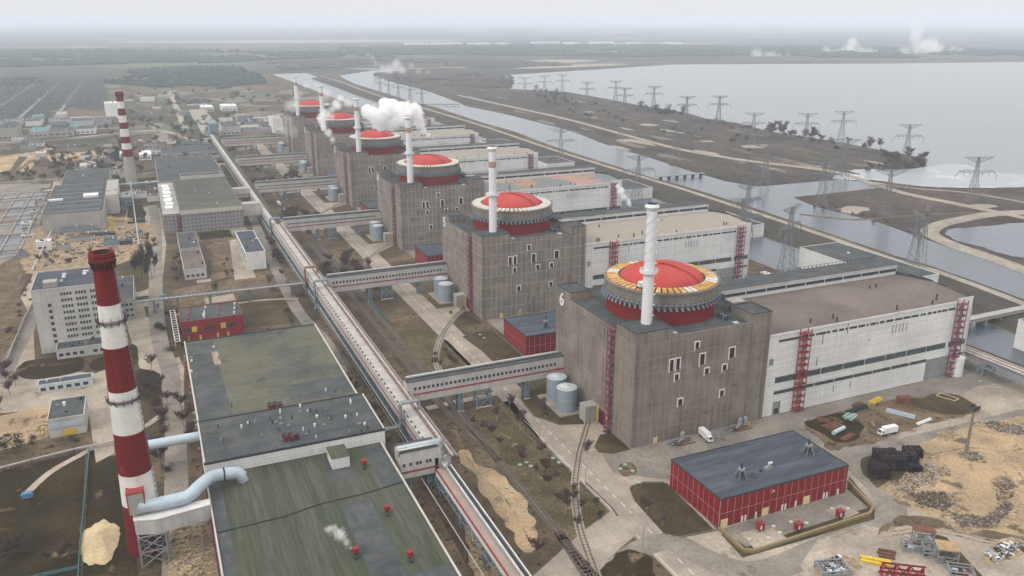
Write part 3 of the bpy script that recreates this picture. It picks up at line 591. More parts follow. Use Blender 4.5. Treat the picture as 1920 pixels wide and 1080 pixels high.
    # things on the roof
    b = MB(); b.box(59, 16, H_+.07, 66, 22, H_+4, M['conc2']); b.box(58.9,17,H_+.07,59,18.2,H_+2.2,M['steeld']); b.box(61, 30, H_+.07, 66, 50, H_+2.6, M['roofg']); b.build('roof_shed', t)
    for i in range(5): MB().box(58.2+i*.1-9, 8+i*1.2, H_+.07, 60-9, 8.8+i*1.2, H_+1.6, M['steelb'] if i % 2 else M['steeld']).build('roof_fan', t)
    for i in range(12): x, y = rnd.uniform(52, 65), rnd.uniform(24, 52); MB().box(x, y, H_+.07, x+rnd.uniform(.5,2), y+rnd.uniform(.5,2), H_+rnd.uniform(.6,2.5), rnd.choice([M['steelg'], M['steeld'], M['steelb']])).build('roof_machine', t)
    for q in ((3.2,16,4.4,18.5),(20,3,22,3.7),(20,4.5,22,5.1),(50,2.6,52.5,3.2),(50,4,52.5,4.5)): MB().box(q[0], q[1], H_+.1, q[2], q[3], H_+.5, M['plain']).build('roof_hatch', t)
    b = MB(); r_ = random.Random(77)                                # patches, seams and downpipes on the concrete
    for i in range(16):
        x, z = r_.uniform(2, 62), r_.uniform(4, 42); b.box(x, -.05, z, x+r_.uniform(1.5,5), -.003, z+r_.uniform(1,4.5), M['patch'])
    for i in range(14):
        y, z = r_.uniform(24, 64), r_.uniform(8, 42); b.box(-.05, y, z, -.003, y+r_.uniform(1.5,5), z+r_.uniform(1,4.5), M['patch'])
    b.build('repair_patch', t)
    b = MB()
    for x, z in ((1.5,45.5),(57.2,45.5),(65.5,45.5),(40,12)): MB().bar((x, -.2, .2), (x, -.2, z), .3, M['downp']).build('downpipe', t)
    for x, z, w2 in ((29,16,.5),(33,9,.9)): MB().bar((x,-.12,0),(x,-.12,z),w2,M['rustrun'],.1).build('rust_run', t)
    # door for the rail line
    b = MB(); b.box(-.12, 19.6, 0, -.003, 26.2, 6.6, M['hole']); b.box(-.4, 26.3, 0, -.003, 27.3, 8, M['yel']); b.box(-.4, 18.6, 0, -.003, 19.5, 8, M['yell']); b.box(-6, 27.5, 0, -.003, 33, 7.5, M['conc2']); b.build('rail_gate', t)
    b = MB(); b.box(11, -.1, 0, 13, -.002, 2.8, M['yell']); b.build('door', t)
    # ventilation stack
    s = MB(); s.cyl(10.8, 9.5, 50.05, 96.5, 2.15, M['cab'], 24, 2.0, cap=False); s.cyl(10.8, 9.5, 96.5, 98.2, 2.0, M['cab'], 24, 2.9, cap=False); s.cyl(10.8, 9.5, 98.2, 99.4, 2.9, M['cab'], 24, 2.3, mt=M['tar'])
    st = s.build('ventilation_stack', t)
    s = MB(); s.cyl(10.8, 9.5, 71.6, 71.9, 3.7, M['cab'], 20); s.lathe(10.8, 9.5, [(3.7,71.9),(3.7,73),(3.6,73),(3.6,71.9)], M['cab'], 20, False); s.build('platform', st)
    s = MB()
    for o in (-.35, .35): s.bar((13.3, 9.5+o, 50.1), (13.1, 9.5+o, 97), .14, M['cab'])
    for k in range(40): s.bar((13.3, 9.1, 51+k*1.15), (13.3, 9.9, 51+k*1.15), .12, M['cab'])
    for k in range(10): s.box(12.9, 8.9, 53+k*4.4, 14.2, 10.1, 53.15+k*4.4, M['cab'])
    s.build('ladder', st)
    for h in range(3):                                              # helical strakes
        pr = None; s = MB()
        for k in range(30):
            a = k*.42+h*2.1; z = 74+k*.76; p = (10.8+2.15*math.cos(a), 9.5+2.15*math.sin(a), z)
            if pr: s.bar(pr, p, .13, M['tankt'])
            pr = p
        s.build('strake', st)
    return t
def cap_slabs(t, m, seed):
    r = random.Random(seed); b = MB(); N = 54; b.lathe(CX, CY, [(24.1,60.12),(18.2,60.55)], M['ringd'], 72, False)
    for k in range(N):
        a = k*2*math.pi/N; mm = m
        if m is M['slabo'] and k in (13, 14, 20, 21, 40, 41, 47, 48, 49): mm = M['slabw']
        w2 = .041
        V = []
        for z0, z1 in ((60.15, 60.55), (60.62, 61.0)):
            for rr, z in ((18.9, z1), (24.0, z0)):
                for q in (-w2, w2): V.append((CX+rr*math.cos(a+q), CY+rr*math.sin(a+q), z+.15))
        b.add(V, [(0,1,3,2),(4,6,7,5),(0,4,5,1),(2,3,7,6),(0,2,6,4),(1,5,7,3)], mm)
    return b.build('cap_slabs', t)
LAB = ['nearest reactor building, painted with a white six, ochre slabs round its red dome',
 'grey concrete reactor building bearing the figure five, second nearest of the row', 'grey concrete reactor building bearing the figure four, with a pale ring round its red dome',
 'reactor building with the large steam cloud rising behind its stack, fourth nearest', 'reactor building half hidden by drifting steam, between the last and the one before the cloud',
 'farthest reactor building of the row, left of its white stack over the dark drum']
base = reactor(LAB[0]); units = [base]
for k in range(1, 6):
    u = dup(base, (DX_U*k, S_U*k, 0), label=LAB[k]); units.append(u)
for k, u in enumerate(units):
    cap_slabs(u, M['slabo'] if k == 0 else M['slabw'], k)
    if k:
        for ch in list(u.children):
            if ch.name.startswith('ventilation_stack'):
                for g2 in list(ch.children):
                    if g2.name.startswith('strake'): bpy.data.objects.remove(g2)
                b = MB(); b.cyl(10.8, 9.5, 87.5, 91, 2.14, M['slabr'], 24, 2.12, cap=False); b.build('faded_band', ch)
    for ch in u.children:
        if k and ch.name.startswith(('wall_block', 'corner_tower')):
            ch.material_slots[0].link = 'OBJECT'; ch.material_slots[0].material = M['conc']
    me = text_mesh(str(6-k), 8.6, M['cab'], .13, .15); o = bpy.data.objects.new('number_sign', me); C.objects.link(o); o.parent = u
    o.rotation_euler = (math.pi/2, 0, -math.pi/2); o.location = (-.18, 65.4, 42.2)
# crane trolley on the ring of number 6, and the red mast
t = thing('ring_trolley', 'small yellow and white machine standing on the ochre ring of the nearest dome', 'machine', (CX-17.6, CY-11.6, 60.9))
MB().box(-1.7,-1.5,.2,1.7,1.5,.5,M['steeld']).build('chassis', t); b = MB(); b.box(-1.2,-1,.5,1.2,1,2.6,M['cab']); b.box(-1.25,-.6,1.4,1.25,.6,2.1,M['yel']); b.build('cabin', t)
b = MB()
for x in (-1.4, 1.4):
    for y in (-1.2, 1.2): b.cyl(x, y, 0, .25, .3, M['tar'], 8)
b.build('wheel', t)
t = thing('roof_mast', 'thin red mast on the tower with the painted six', 'mast', (3.5, 63, 50.15)); b = MB(); b.bar((0,0,0), (0,0,5.5), .25, M['redst']); b.build('pole', t); MB().box(-.5,-.5,5.5,.5,.5,6.1,M['redst']).build('lamp_box', t)

# ---------------------------------------------------------------- turbine halls
def hall(k, label, rm, wm, stairc):
    t = thing('turbine_hall', label, 'turbine hall', (DX_U*k, S_U*k, 0), 0, 'turbine halls beside the reactor buildings')
    X0, X1, Y0, Y1, Z = 67.35, 191.0, 1.0, 47.0, 38.0
    b = MB(); b.box(X0, Y0, -.2, X1, Y1, Z, M[wm]); b.build('wall', t)
    b = MB(); pr = [(Y0-.15, 38.0), (Y0-.15, 38.35), (10, 39.6), (24, 40.6), (38, 39.4), (47, 38.2), (47, 38.0)]
    V = [(X0, y, z) for y, z in pr]+[(X1, y, z) for y, z in pr]; n = len(pr)
    b.add(V, [(i, i+1, n+i+1, n+i) for i in range(n-1)]+[tuple(range(n-1, -1, -1)), tuple(range(n, 2*n))], M[rm])
    rf = b.build('roof', t)
    b = MB(); b.box(X0, Y0-.3, Z-.2, X1-10, Y0-.02, Z+.9, M['plain']); b.box(X1-10, Y0-.35, 34, X1+.4, Y0-.03, Z+2.1, M['plain']); b.box(X1+.02, Y0-.35, 0, X1+.4, Y0+.4, Z+2.1, M['plain'])
    for i in range(6):
        y0 = Y0+i*7.7; z0 = [38.35,39.3,40.1,40.7,40.1,39.2][i]; b.box(X1-.1, y0+.42, z0-2, X1+.45, y0+7.68+.42, z0+.6, M['steeld'])
    b.build('parapet', t)
    nb = 8
    def band(x0, x1, z0, z1, skip=()):
        d = (x1-x0)/nb
        for i in range(nb):
            if i in skip: continue
            o = MB().box(x0+i*d+.25, Y0-.12, z0, x0+(i+1)*d-.25, Y0-.003, z1, M['glassb']).build('window_band', t)
    band(73.2, 177.6, 15.4, 18.2); band(73.2, 166, 9.9, 11.5)
    r = random.Random(k+3); x = 73.4; b = MB()
    while x < 178:                                                 # top row: short broken openings
        l = r.uniform(.8, 5) if x > 85 else 12
        b.box(x, Y0-.1, 34.7, x+l, Y0-.003, 35.8, M['steeld']); x += l+r.uniform(.3, 1.3)
    b.build('top_windows', t)
    b = MB(); b.box(179.5, Y0-.1, 15.5, 190.6, Y0-.003, 18.2, M['glassb']); b.box(182.5, Y0-.1, 9.9, 190.6, Y0-.003, 11.2, M['glassb']); b.build('window_band', t)
    b = MB(); b.box(166, Y0-.12, 0, 181.5, Y0-.003, 10.9, M['steelg']); b.build('large_gate', t)
    for xx, zz, hh in ((98,30,5),(96,20,4),(112,33,6),(108,5,3),(118,5,3),(126,27,1),(87,8,2)): MB().box(xx, Y0-.2, zz, xx+.35, Y0-.02, zz+hh, M['steelg']).build('wall_fitting', t)
    for i in range(5): MB().box(140+i*2.2, Y0-.25, 28.5, 140.2+i*2.2, Y0-.02, 33, M['steelg']).build('wall_fitting', t)
    MB().box(69.3, Y0-.2, 24.5, 71.3, Y0-.02, 27.5, M['steelg']).build('wall_vent', t)
    g = MB(); g.box(73.6, Y0-.12, 0, 77.8, Y0-.003, 6.2, M['steelg']); g.box(74.4, Y0-.16, .3, 77, Y0-.12, 3, M['glass']); g.build('door', t)
    for q, x in enumerate((84.5, 180.6)):
        o = stair_mb(4.2, 2.4, 0, 39.5, stairc if q == 0 else M['purple']).build('fire_stair', t); o.location = (x, Y0-.36, 0)
    # deaerator bay with its band of windows above the hall roof
    b = MB(); b.box(X0, 47.3, -.2, X1, 61.5, 43.0, M['plain']); b.box(X0, 47.1, 42.4, X1+.1, 47.3, 43.3, M['gwhite']); b.build('rear_bay', t)
    b = MB(); b.box(X0+.3, 47.5, 43.0, X1-.2, 61.3, 43.35, M['roofg']); b.build('rear_bay_roof', t)
    for i in range(10):
        x = X0+i*12.36; MB().box(x+.3, 47.18, 39.9, x+12.0, 47.297, 41.5, M['steeld']).build('window_band', t)
    b = MB()
    for i in range(46): x = X0+i*2.7; b.box(x, 61.0, 43.35, x+.25, 61.2, 44.6, M['steeld'])
    b.box(X0, 61.05, 44.5, X1, 61.15, 44.65, M['steeld']); b.build('railing', t)
    for i in range(10): x, y = r.uniform(72, 180), r.choice([3, 4, 6, 30]); zz = 38.5+(.9 if y > 5 else .3); MB().cyl(x, y, zz-.4, zz+r.uniform(1, 2.6), .4, M['steeld'], 8).build('roof_vent', t)
    return t
HL = ['long white turbine hall with grey brown roof beside the building bearing the figure six', 'white turbine hall with tan roof, second nearest, with dark red end stair',
 'white turbine hall with salmon patched roof beside the building bearing the figure four', 'pale turbine hall with tan roof right of the steam cloud', 'hazy turbine hall behind the large white steam cloud', 'farthest turbine hall of the row, small in the haze']
for k in range(6): hall(k, HL[k], ['roofb','rooft','roofs','rooft','rooft','roofb'][k], 'white' if k == 0 else 'white5', M['redst'] if k == 0 else M['stripe'])

# ---------------------------------------------------------------- red diesel buildings
def red_house(name, x0, y0, x1, y1, h, label, full=True, grp=None):
    t = thing(name, label, 'red building', (x0, y0, 0), 0, grp); w2, l2 = x1-x0, y1-y0
    MB().box(0, 0, -.2, w2, l2, h, M['red']).build('wall', t)
    b = MB(); b.box(.3, .3, h, w2-.3, l2-.3, h+.12, M['roofd'])
    for a in ((-.1,-.1,w2+.1,.3),(-.1,l2-.3,w2+.1,l2+.1),(-.1,.3,.3,l2-.3),(w2-.3,.3,w2+.1,l2-.3)): b.box(a[0], a[1], h-.25, a[2], a[3], h+.35, M['steeld'])
    b.build('roof', t)
    for x, y in ((15.5, 9),(50, 13))[:2 if full else 1]:
        b = MB(); b.cyl(x, y, h+.12, h+.8, 1.9, M['steeld'], 14, 1.5); b.cyl(x, y, h+.8, h+3.2, 1.0, M['steeld'], 12); b.cyl(x, y, h+3.2, h+3.9, 1.3, M['steelg'], 12); b.cyl(x, y, h+3.9, h+6.4, .5, M['steeld'], 10, .2)
        for q in range(5): a = q*1.256; b.bar((x+1.2*math.cos(a), y+1.2*math.sin(a), h+3), (x+2.6*math.cos(a), y+2.6*math.sin(a), h+.2), .18, M['steelg'])
        b.build('roof_vent', t)
    if full:
        b = MB(); b.box(27,9,h+.12,30,10.5,h+1.2,M['steelg']); b.tube([(28.5,9.7,h+1.5),(28.5,9.7,h+2.6),(29.6,9.2,h+2.8)],.55,M['pipe'],8); b.build('roof_fan', t)
        b = MB(); b.cyl(20.5,8,h+.12,h+.4,1.6,M['steeld'],14); b.box(24.3,9,h+.12,25.2,9.9,h+1.0,M['steeld']); b.build('roof_hatch', t)
        for x in (.8, 18.5, 37.2):
            MB().box(x, -.18, 0, x+2.9, -.003, 3.2, M['yell']).build('door', t)
        for x in (9.6, 11, 15.6, 27.3, 28.7, 33.4, 46.5, 47.9, 53.2):
            MB().box(x, -.14, 0, x+.75, -.003, 2.5, M['plain']).build('door', t)
        b = MB(); b.bar((21.5,-.3,4),(21.5,-.3,10.5),.5,M['stripe']); b.bar((28.6,-.3,3),(28.6,-.3,10.5),.4,M['stripe']); b.bar((21.5,-.3,9),(23,-.3,9.5),.5,M['pipe']); b.build('wall_pipe', t)
    return t
red_house('diesel_building', -1.5, -60.6, 55.8, -30.9, 11.3, 'large red clad flat roofed building in front of the building bearing the figure six', True)
RL = ['red clad building between the two nearest reactor blocks, beside the round tanks', 'faded red clad building between the second and third reactor blocks', 'small red building between the third and fourth reactor blocks', 'tiny red building at the foot of the fourth reactor block', 'tiny red building next to the farthest reactor block']
for k in range(5): red_house('diesel_building', .4+DX_U*(k+1), 105.4+S_U*k, 57+DX_U*(k+1), 135.2+S_U*k, 11.2, RL[k], False, 'red buildings between the reactor blocks')

# ---------------------------------------------------------------- bridges from the gallery
def lattice(b, x, y, z0, z1, sx, sy, m, n=2, w_=.35):
    P = [(x-sx/2,y-sy/2),(x+sx/2,y-sy/2),(x+sx/2,y+sy/2),(x-sx/2,y+sy/2)]
    for p in P: b.bar((*p, z0), (*p, z1), w_, m)
    for i in range(4):
        p, q = P[i], P[(i+1)%4]
        for k in range(n):
            a, c = z0+(z1-z0)*k/n, z0+(z1-z0)*(k+1)/n
            b.bar((*p, a), (*q, c), w_*.6, m); b.bar((*q, a), (*p, c), w_*.6, m); b.bar((*p, c), (*q, c), w_*.7, m)
    return b
def bridge(k, label):
    t = thing('footbridge', label, 'enclosed footbridge', (DX_U*k, 59.6+S_U*k, 0), 0, 'enclosed footbridges to the reactor blocks')
    xl = -76.3-DX_U*k
    MB().box(xl, 0, 8.9, -.1, 4.6, 18.3, M['gwhite']).build('wall', t)
    MB().box(xl, -.12, 11.9, -.1, -.003, 12.6, M['stripe']).build('stripe', t)
    b = MB(); b.box(xl, -.15, 18.3, -.1, 4.8, 18.7, M['roofg']); b.build('roof', t)
    b = MB()
    for q, (y, z, r) in enumerate(((3.0,19.3,.5),(4.1,19.2,.55),(5.3,18.6,.6))): b.tube([(xl+1, y, z), (-1.5, y, z)], r, M['steelg'] if q != 1 else M['pipe'], 8)
    for i in range(18): x = xl+3+i*4.1; b.box(x, 2.2, 18.7, x+.3, 5.8, 18.95, M['steeld'])
    b.build('roof_pipes', t)
    n = 34; 
    for i in range(n):
        x = xl+2.2+i*(70.6+DX_U*k-1)/n+1
        MB().box(x, -.1, 14.3, x+1.15, -.003, 15.6, M['glass']).build('window', t)
    for x, sx in ((-51.5,1.6),(-40.5,6.5),(-19,1.6)):
        b = lattice(MB(), x, 2.3, 0, 8.9, sx, 4.2, M['steelb'], 2, .45); b.box(x-sx/2-.6,-.6,0,x+sx/2+.6,.9,.25,M['conc2'])
        b.build('trestle', t)
    return t
BL = ['nearest enclosed white footbridge with red stripe and pipes on its roof', 'second nearest enclosed white footbridge, between two pipe loops and a round tank pair', 'third nearest enclosed footbridge, just behind the tank wagons', 'fourth nearest enclosed footbridge with red stripe', 'fifth nearest enclosed footbridge, hazy, above a round tank', 'farthest enclosed footbridge joining the end of the long gallery']
for k in range(6): bridge(k, BL[k])
TL = ['the nearest reactor block', 'the second nearest reactor block', 'the third nearest reactor block', 'the fourth nearest reactor block', 'the fifth nearest reactor block', 'the farthest reactor block']
def tank(x, y, r, h, label, grp='blue grey tanks beside the footbridges'):
    t = thing('storage_tank', label, 'tank', (x, y, 0), 0, grp)
    MB().cyl(0, 0, 0, h, r, M['tank'], 32, cap=False).build('shell', t)
    b = MB(); b.cyl(0, 0, h, h+1.0, r+.08, M['tankt'], 32, .5); b.build('lid', t)
    b = MB()
    for i in range(16):
        a = i*math.pi/8; b.bar(((r-.1)*math.cos(a),(r-.1)*math.sin(a),h+.1),((r-.1)*math.cos(a),(r-.1)*math.sin(a),h+1.1),.09,M['steelg'])
    b.lathe(0,0,[(r-.15,h+1.0),(r-.05,h+1.0),(r-.05,h+1.12),(r-.15,h+1.12)],M['steelg'],32,False); b.build('railing', t)
    b = MB(); b.bar((r+.2,-.3,0),(r+.2,-.3,h+1),.1,M['steelg']); b.bar((r+.2,.3,0),(r+.2,.3,h+1),.1,M['steelg'])
    for i in range(14): b.bar((r+.2,-.3,i*.8),(r+.2,.3,i*.8),.1,M['steelg'])
    b.build('ladder', t); return t
ta = at(1062, 769); tb = at(1043, 748); TX = [(ta[0], ta[1]), (tb[0], tb[1])]
t0 = tank(ta[0], ta[1], 4.6, 10.8, ''); t1 = None
first = True
for k in range(6):
    tag(MB().box(TX[0][0]-6+DX_U*k, TX[0][1]-6+S_U*k, .03, TX[0][0]+6+DX_U*k, TX[1][1]+6+S_U*k, .6, M['pave']).build('tank_plinth'), kind='structure')
    for j in range(2):
        lb = ('front' if j == 0 else 'rear')+' one of the two round tanks beside '+TL[k]
        loc = (TX[j][0]+DX_U*k, TX[j][1]+S_U*k, .6)
        if first: t0.location = loc; t0['label'] = lb; first = False
        else: dup(t0, loc, label=lb)

# ---------------------------------------------------------------- the long gallery
t = thing('long_gallery', 'long raised white gallery with red stripe and pipes running the whole length of the station', 'raised gallery', (-83, 2, 0))
YE = 983; M['galroof'] = surf('gallery_roof_sheet', (.40, .38, .345), .18, .15, 1, .12)
MB().box(0, 0, 7.5, 6.3, YE, 13.3, M['gwhite']).build('wall', t)
MB().box(-.1, 8, 9.6, -.003, YE, 10.3, M['stripe']).build('stripe', t)
b = MB(); b.box(-.15, 8, 13.3, 5.0, 400, 13.6, M['galroof']); b.box(-.15, 400, 13.3, 3.2, YE, 13.6, M['galroof']); b.box(3.2, 400, 13.3, 7.2, YE, 13.9, M['roofv']); b.build('roof', t)
b = MB()
for y in range(10, 400, 5): b.box(.25, y, 13.6, .7, y+1.6, 14.1, M['steeld'])
b.build('roof_slots', t)
for x, z, r, m in ((5.4,14.3,.42,'pipeb'),(6.3,14.2,.5,'pipe'),(7.3,14.0,.38,'pipeb'),(8.1,13.7,.4,'steelg')):
    MB().tube([(x, -2, z), (x, 398, z)], r, M[m], 8).build('pipe', t)
b = MB()
for y in range(6, 400, 9): b.box(4.9, y, 13.6, 8.8, y+.4, 13.9, M['steeld'])
b.build('pipe_saddles', t)
b = MB()                                                            # truss below
for x in (.1, 6.2):
    b.bar((x, 0, 7.2), (x, YE, 7.2), .4, M['steelb']); b.bar((x, 0, 3.6), (x, YE, 3.6), .35, M['steelb'])
    for i in range(int(YE/6)): y = i*6; b.bar((x, y, 3.6), (x, y+3, 7.2), .22, M['steelb']); b.bar((x, y+3, 7.2), (x, y+6, 3.6), .22, M['steelb'])
b.tube([(-.9, 6, 4.2), (-.9, YE-200, 4.2)], .3, M['pipe'], 8); b.tube([(-1.8, 6, 3.4), (-1.8, YE-200, 3.4)], .22, M['steelg'], 8); b.build('truss', t)
for y in range(12, 960, 24): lattice(MB(), 3.1, y, 0, 3.6 if y % 48 else 7.2, 5.6, 1.6, M['steelb'], 1, .5).build('trestle', t)
M['lowroof'] = surf('tan_brown_roof', (.30, .235, .20), .15, .1)
# south part: lower, with the silver pipe
t = thing('low_gallery', 'low end of the gallery with silver pipe, leaving at the bottom edge', 'raised gallery', (-83.4, -140, 0))
b = MB(); b.box(0, 0, 7.3, 5.9, 139.8, 9.9, M['plain']); b.build('wall', t)
MB().box(0, 0, 9.9, 3.2, 139.8, 10.05, M['lowroof']).build('roof', t)
b = MB(); b.box(-.02, 0, 9.3, .28, 139.8, 10.15, M['stripe']); b.build('stripe', t)
b = MB(); b.tube([(3.7, 0, 10.5), (3.7, 139, 10.5)], .48, M['pipe'], 10); b.build('pipe', t)
b = MB(); b.tube([(4.9, 0, 10.3), (4.9, 139, 10.3)], .45, M['steeld'], 8); b.build('pipe', t)
MB().box(5.6, 0, 9.9, 5.9, 139.8, 10.9, M['plain']).build('edge_rail', t)
b = MB()
for i in range(24): b.bar((.2, i*6, 4), (.2, i*6+3, 7.3), .25, M['steelb']); b.bar((.2, i*6+3, 7.3), (.2, i*6+6, 4), .25, M['steelb'])
b.bar((.2,0,4),(.2,139,4),.3,M['steelb']); b.bar((5.6,0,4),(5.6,139,4),.3,M['steelb']); b.build('truss', t)
for y in range(6, 139, 22): lattice(MB(), 3, y, 0, 4, 5.2, 1.4, M['steelb'], 1, .4).build('trestle', t)
t = thing('pipe_line', 'thin pale pipe on posts beside the low end of the gallery', 'pipe', (-87.8, -140, 0)); b = MB(); b.tube([(0,0,5.2),(0,150,5.2)], .2, M['cream'], 8); b.build('pipe', t)
for i in range(5): MB().bar((0,8+i*30,0),(0,8+i*30,5),.25,M['steelg']).build('post', t)
# connector to the left building
t = thing('gallery_connector', 'short enclosed bridge joining the gallery to the green roofed hall', 'enclosed footbridge', (-96.0, 2, 0))
MB().box(0, 0, 7.4, 14.4, 7.5, 17.9, M['gwhite']).build('wall', t); MB().box(-.05, -.1, 9.6, 14.45, -.003, 10.4, M['stripe']).build('stripe', t)
MB().box(-.1, -.15, 17.9, 14.5, 7.6, 18.2, M['roofg']).build('roof', t)
for i in range(9):
    if i in (1, 3, 6): continue
    MB().box(.8+i*1.25, -.1, 12.3, 1.7+i*1.25, -.003, 13.6, M['glass']).build('window', t)
for q, (y, z) in enumerate(((.9,19.0),(2.2,19.2),(3.4,19.0))): MB().tube([(-.5, y, z-2.5), (-.3, y, z), (15+q*.9, y, z), (15.6+q*.9, y-.8, z-1.2), (15.8+q*.9, y-2, 11.4), (15.9+q*.9, y-5, 10.9)], .48, M['pipe' if q != 1 else 'duct'], 10).build('pipe', t)
lattice(MB(), 12, 3.5, 0, 7.4, 3, 5, M['steelb'], 2, .45).build('trestle', t); lattice(MB(), 3, 3.5, 0, 7.4, 2, 5, M['steelb'], 2, .35).build('trestle', t)
def loop(x0, x1, y, zlow, ztop, r, m, label, n=2):
    t = thing('pipe_loop', label, 'pipe', (x0, y, 0), 0, 'pipe loops climbing over the long gallery')
    for i in range(n):
        yy = i*1.3; MB().tube([(0, yy, zlow), (x1-x0-1.0, yy, zlow), (x1-x0-.3, yy, zlow+.3), (x1-x0, yy, zlow+1.2), (x1-x0, yy, ztop-1.2), (x1-x0+.3, yy, ztop-.3), (x1-x0+1.0, yy, ztop), (x1-x0+7.5, yy, ztop), (x1-x0+8, yy, ztop-.6), (x1-x0+8, yy, 14)], r, M[m], 10).build('pipe', t)
loop(-96.2, -84.6, 40.5, 8.2, 18.6, .6, 'steelg', 'thick twin pipe loop crossing the gallery beside the grey roofed hall corner')
loop(-85.6, -84.6, 222, 1, 18.5, .6, 'steelb', 'pipe loop over the gallery near the second nearest footbridge')
loop(-85.6, -84.6, 253, 1, 18.5, .6, 'pipeb', 'brown pipe loop over the gallery just beyond the second nearest footbridge')
loop(-85.6, -84.6, 402, 1, 18.0, .8, 'steelb', 'pipe loop where the pipes on the gallery roof begin')
# small galleries to the hall further back
for y, l in ((466, 'nearer of two short grey covered bridges to the clad hall'), (548, 'farther of two short grey covered bridges to the clad hall')):
    t = thing('covered_bridge', l, 'enclosed footbridge', (-98, y, 0), 0, 'short covered bridges'); MB().box(0, 0, 8, 14.8, 11, 17.5 if y < 500 else 15.5, M['gwhite']).build('wall', t); MB().box(-.1, -.1, 17.5 if y < 500 else 15.5, 14.8, 11.1, 18 if y < 500 else 16, M['conc2']).build('roof', t)
    if y > 500: MB().box(0, -.1, 10, 14.8, -.003, 10.8, M['stripe']).build('stripe', t)

# ---------------------------------------------------------------- the large hall on the left
t = thing('service_hall', 'huge flat hall with green and grey roof levels left of the gallery', 'industrial hall', (-161.5, -120, 0))
X, Y = 161.5, 120
def bb(nm, x0, y0, z0, x1, y1, z1, m): return MB().box(x0+X, y0+Y, z0, x1+X, y1+Y, z1, M[m]).build(nm, t)
bb('wall', -161.5, -120, -.2, -98.2, 20.9, 13.9, 'conc2'); bb('roof', -161.2, -119.7, 13.9, -98.5, 20.8, 14.1, 'roofv')
bb('wall', -161.3, 20.95, -.2, -96.5, 55.4, 18.9, 'white'); bb('roof', -161.0, 21.3, 18.9, -96.8, 55.1, 19.1, 'roofg')
bb('wall', -161.0, 55.45, -.2, -97.2, 155.5, 15.5, 'conc2'); bb('roof', -160.7, 55.5, 15.5, -97.5, 155.2, 15.7, 'roofn')
b = MB()
for x0,y0,x1,y1,z in ((-161.6,-120,-161.1,20.8,14.8),(-98.7,-120,-98.1,20.8,14.6),(-161.5,20.85,-96.4,21.3,19.35),(-161.5,55.0,-96.4,55.5,19.5),(-161.5,21.35,-161.0,54.9,19.4),(-96.9,21.35,-96.35,54.9,19.4),(-161.3,55.6,-160.7,155.6,16.3),(-97.6,55.6,-97.0,155.6,16.3),(-160.6,155.1,-97.6,155.6,16.2)):
    b.box(x0+X, y0+Y, z-.9, x1+X, y1+Y, z, M['cream'] if abs(x1-x0) < 1 else M['steeld'])
b.build('parapet', t)
rr = random.Random(5)
b = MB()                                                            # roof panels and black seam pipe
b.tube([( X-161, Y-16.5, 14.35), (X-140, Y-15.6, 14.3), (X-128, Y-13, 14.3), (X-112, Y-12.5, 14.3), (X-98.6, Y-10.5, 14.35)], .22, M['steeld'], 6)
b.build('seam_pipe', t)
for (x0, y0, x1, y1, m, z) in ((-122,-70,-112,-16,'roofg',14.13),(-106,-12,-99,18,'roofg',14.12),(-161,-40,-157,20,'roofg',14.12),(-160,58,-148,153,'roofg',15.72),(-124,66,-98,84,'roofg',15.72),(-150,120,-147,137,'rub',15.73),(-118,-100,-99,-60,'roofg',14.12),(-122,0,-113,16,'roofg',14.12)):
    bb('roof_patch', x0, y0, z-.02, x1, y1, z, m)
bb('hut', -119.5, 7.5, 14.1, -113.2, 16.5, 18.4, 'plain'); bb('hut_roof', -119.7, 7.3, 18.4, -113.0, 16.7, 18.6, 'roofv')
b = MB()
for i in range(34): y = -118+i*4; b.bar((X-161.9, y+Y, 0), (X-161.9, y+Y, 14), .25, M['purple'])
for i in range(40): y = rr.uniform(25, 150); z = rr.uniform(6, 14); b.box(X-162.3, y+Y, z, X-161.6, y+Y+rr.uniform(.5,2), z+rr.uniform(.5,2), rr.choice([M['purple'], M['steelg'], M['stripe']]))
b.build('wall_pipes', t)
M['crownr2'] = surf('maroon_drum', (.17, .02, .025), .2, .4)
# red mushroom vents
def vent(x, y, z, label, s=1.0, grp='red mushroom vents on the green roof'):
    t = thing('roof_vent', label, 'roof vent', (x, y, z), 0, grp); MB().cyl(0,0,-.1,1.4*s,.5*s,M['steeld'],12).build('pipe', t); MB().cyl(0,0,1.4*s,2.8*s,1.0*s,M['redp'],16,mt=M['redp']).build('hood', t)
    MB().box(-.7*s,-2.2*s,-.02,.2*s,-.9*s,.9*s,M['steeld']).build('motor', t); return t
for (u, v), l in (((683,875),'red mushroom vent close to the white roof hut'),((726,962),'red mushroom vent in the middle of the green roof'),((769,1048),'red mushroom vent nearest the bottom edge of the picture'),((667,1042),'dark red vent giving off a wisp of steam')):
    p = at(u, v, 14.1); vent(p[0], p[1], 14.1, l)
for j, (u, v, z, n, l) in enumerate(((517,768,15.7,6,'cluster of red vent drums at the step between the two roofs'),(547,826,19.1,5,'cluster of red vent drums near the white wall edge'))):
    p = at(u, v, z); t2 = thing('vent_cluster', l, 'roof vent', (*p, z))
    for i in range(n):
        x, y = (i%3-1)*2.0+rr.uniform(-.3,.3), (i//3)*2.2+rr.uniform(-.4,.4); MB().cyl(x, y, .6, 2.4, .85, M['crownr2'], 12, mt=M['steeld']).cyl(x, y, 0, .6, .4, M['steeld'], 8).build('vent_drum', t2)
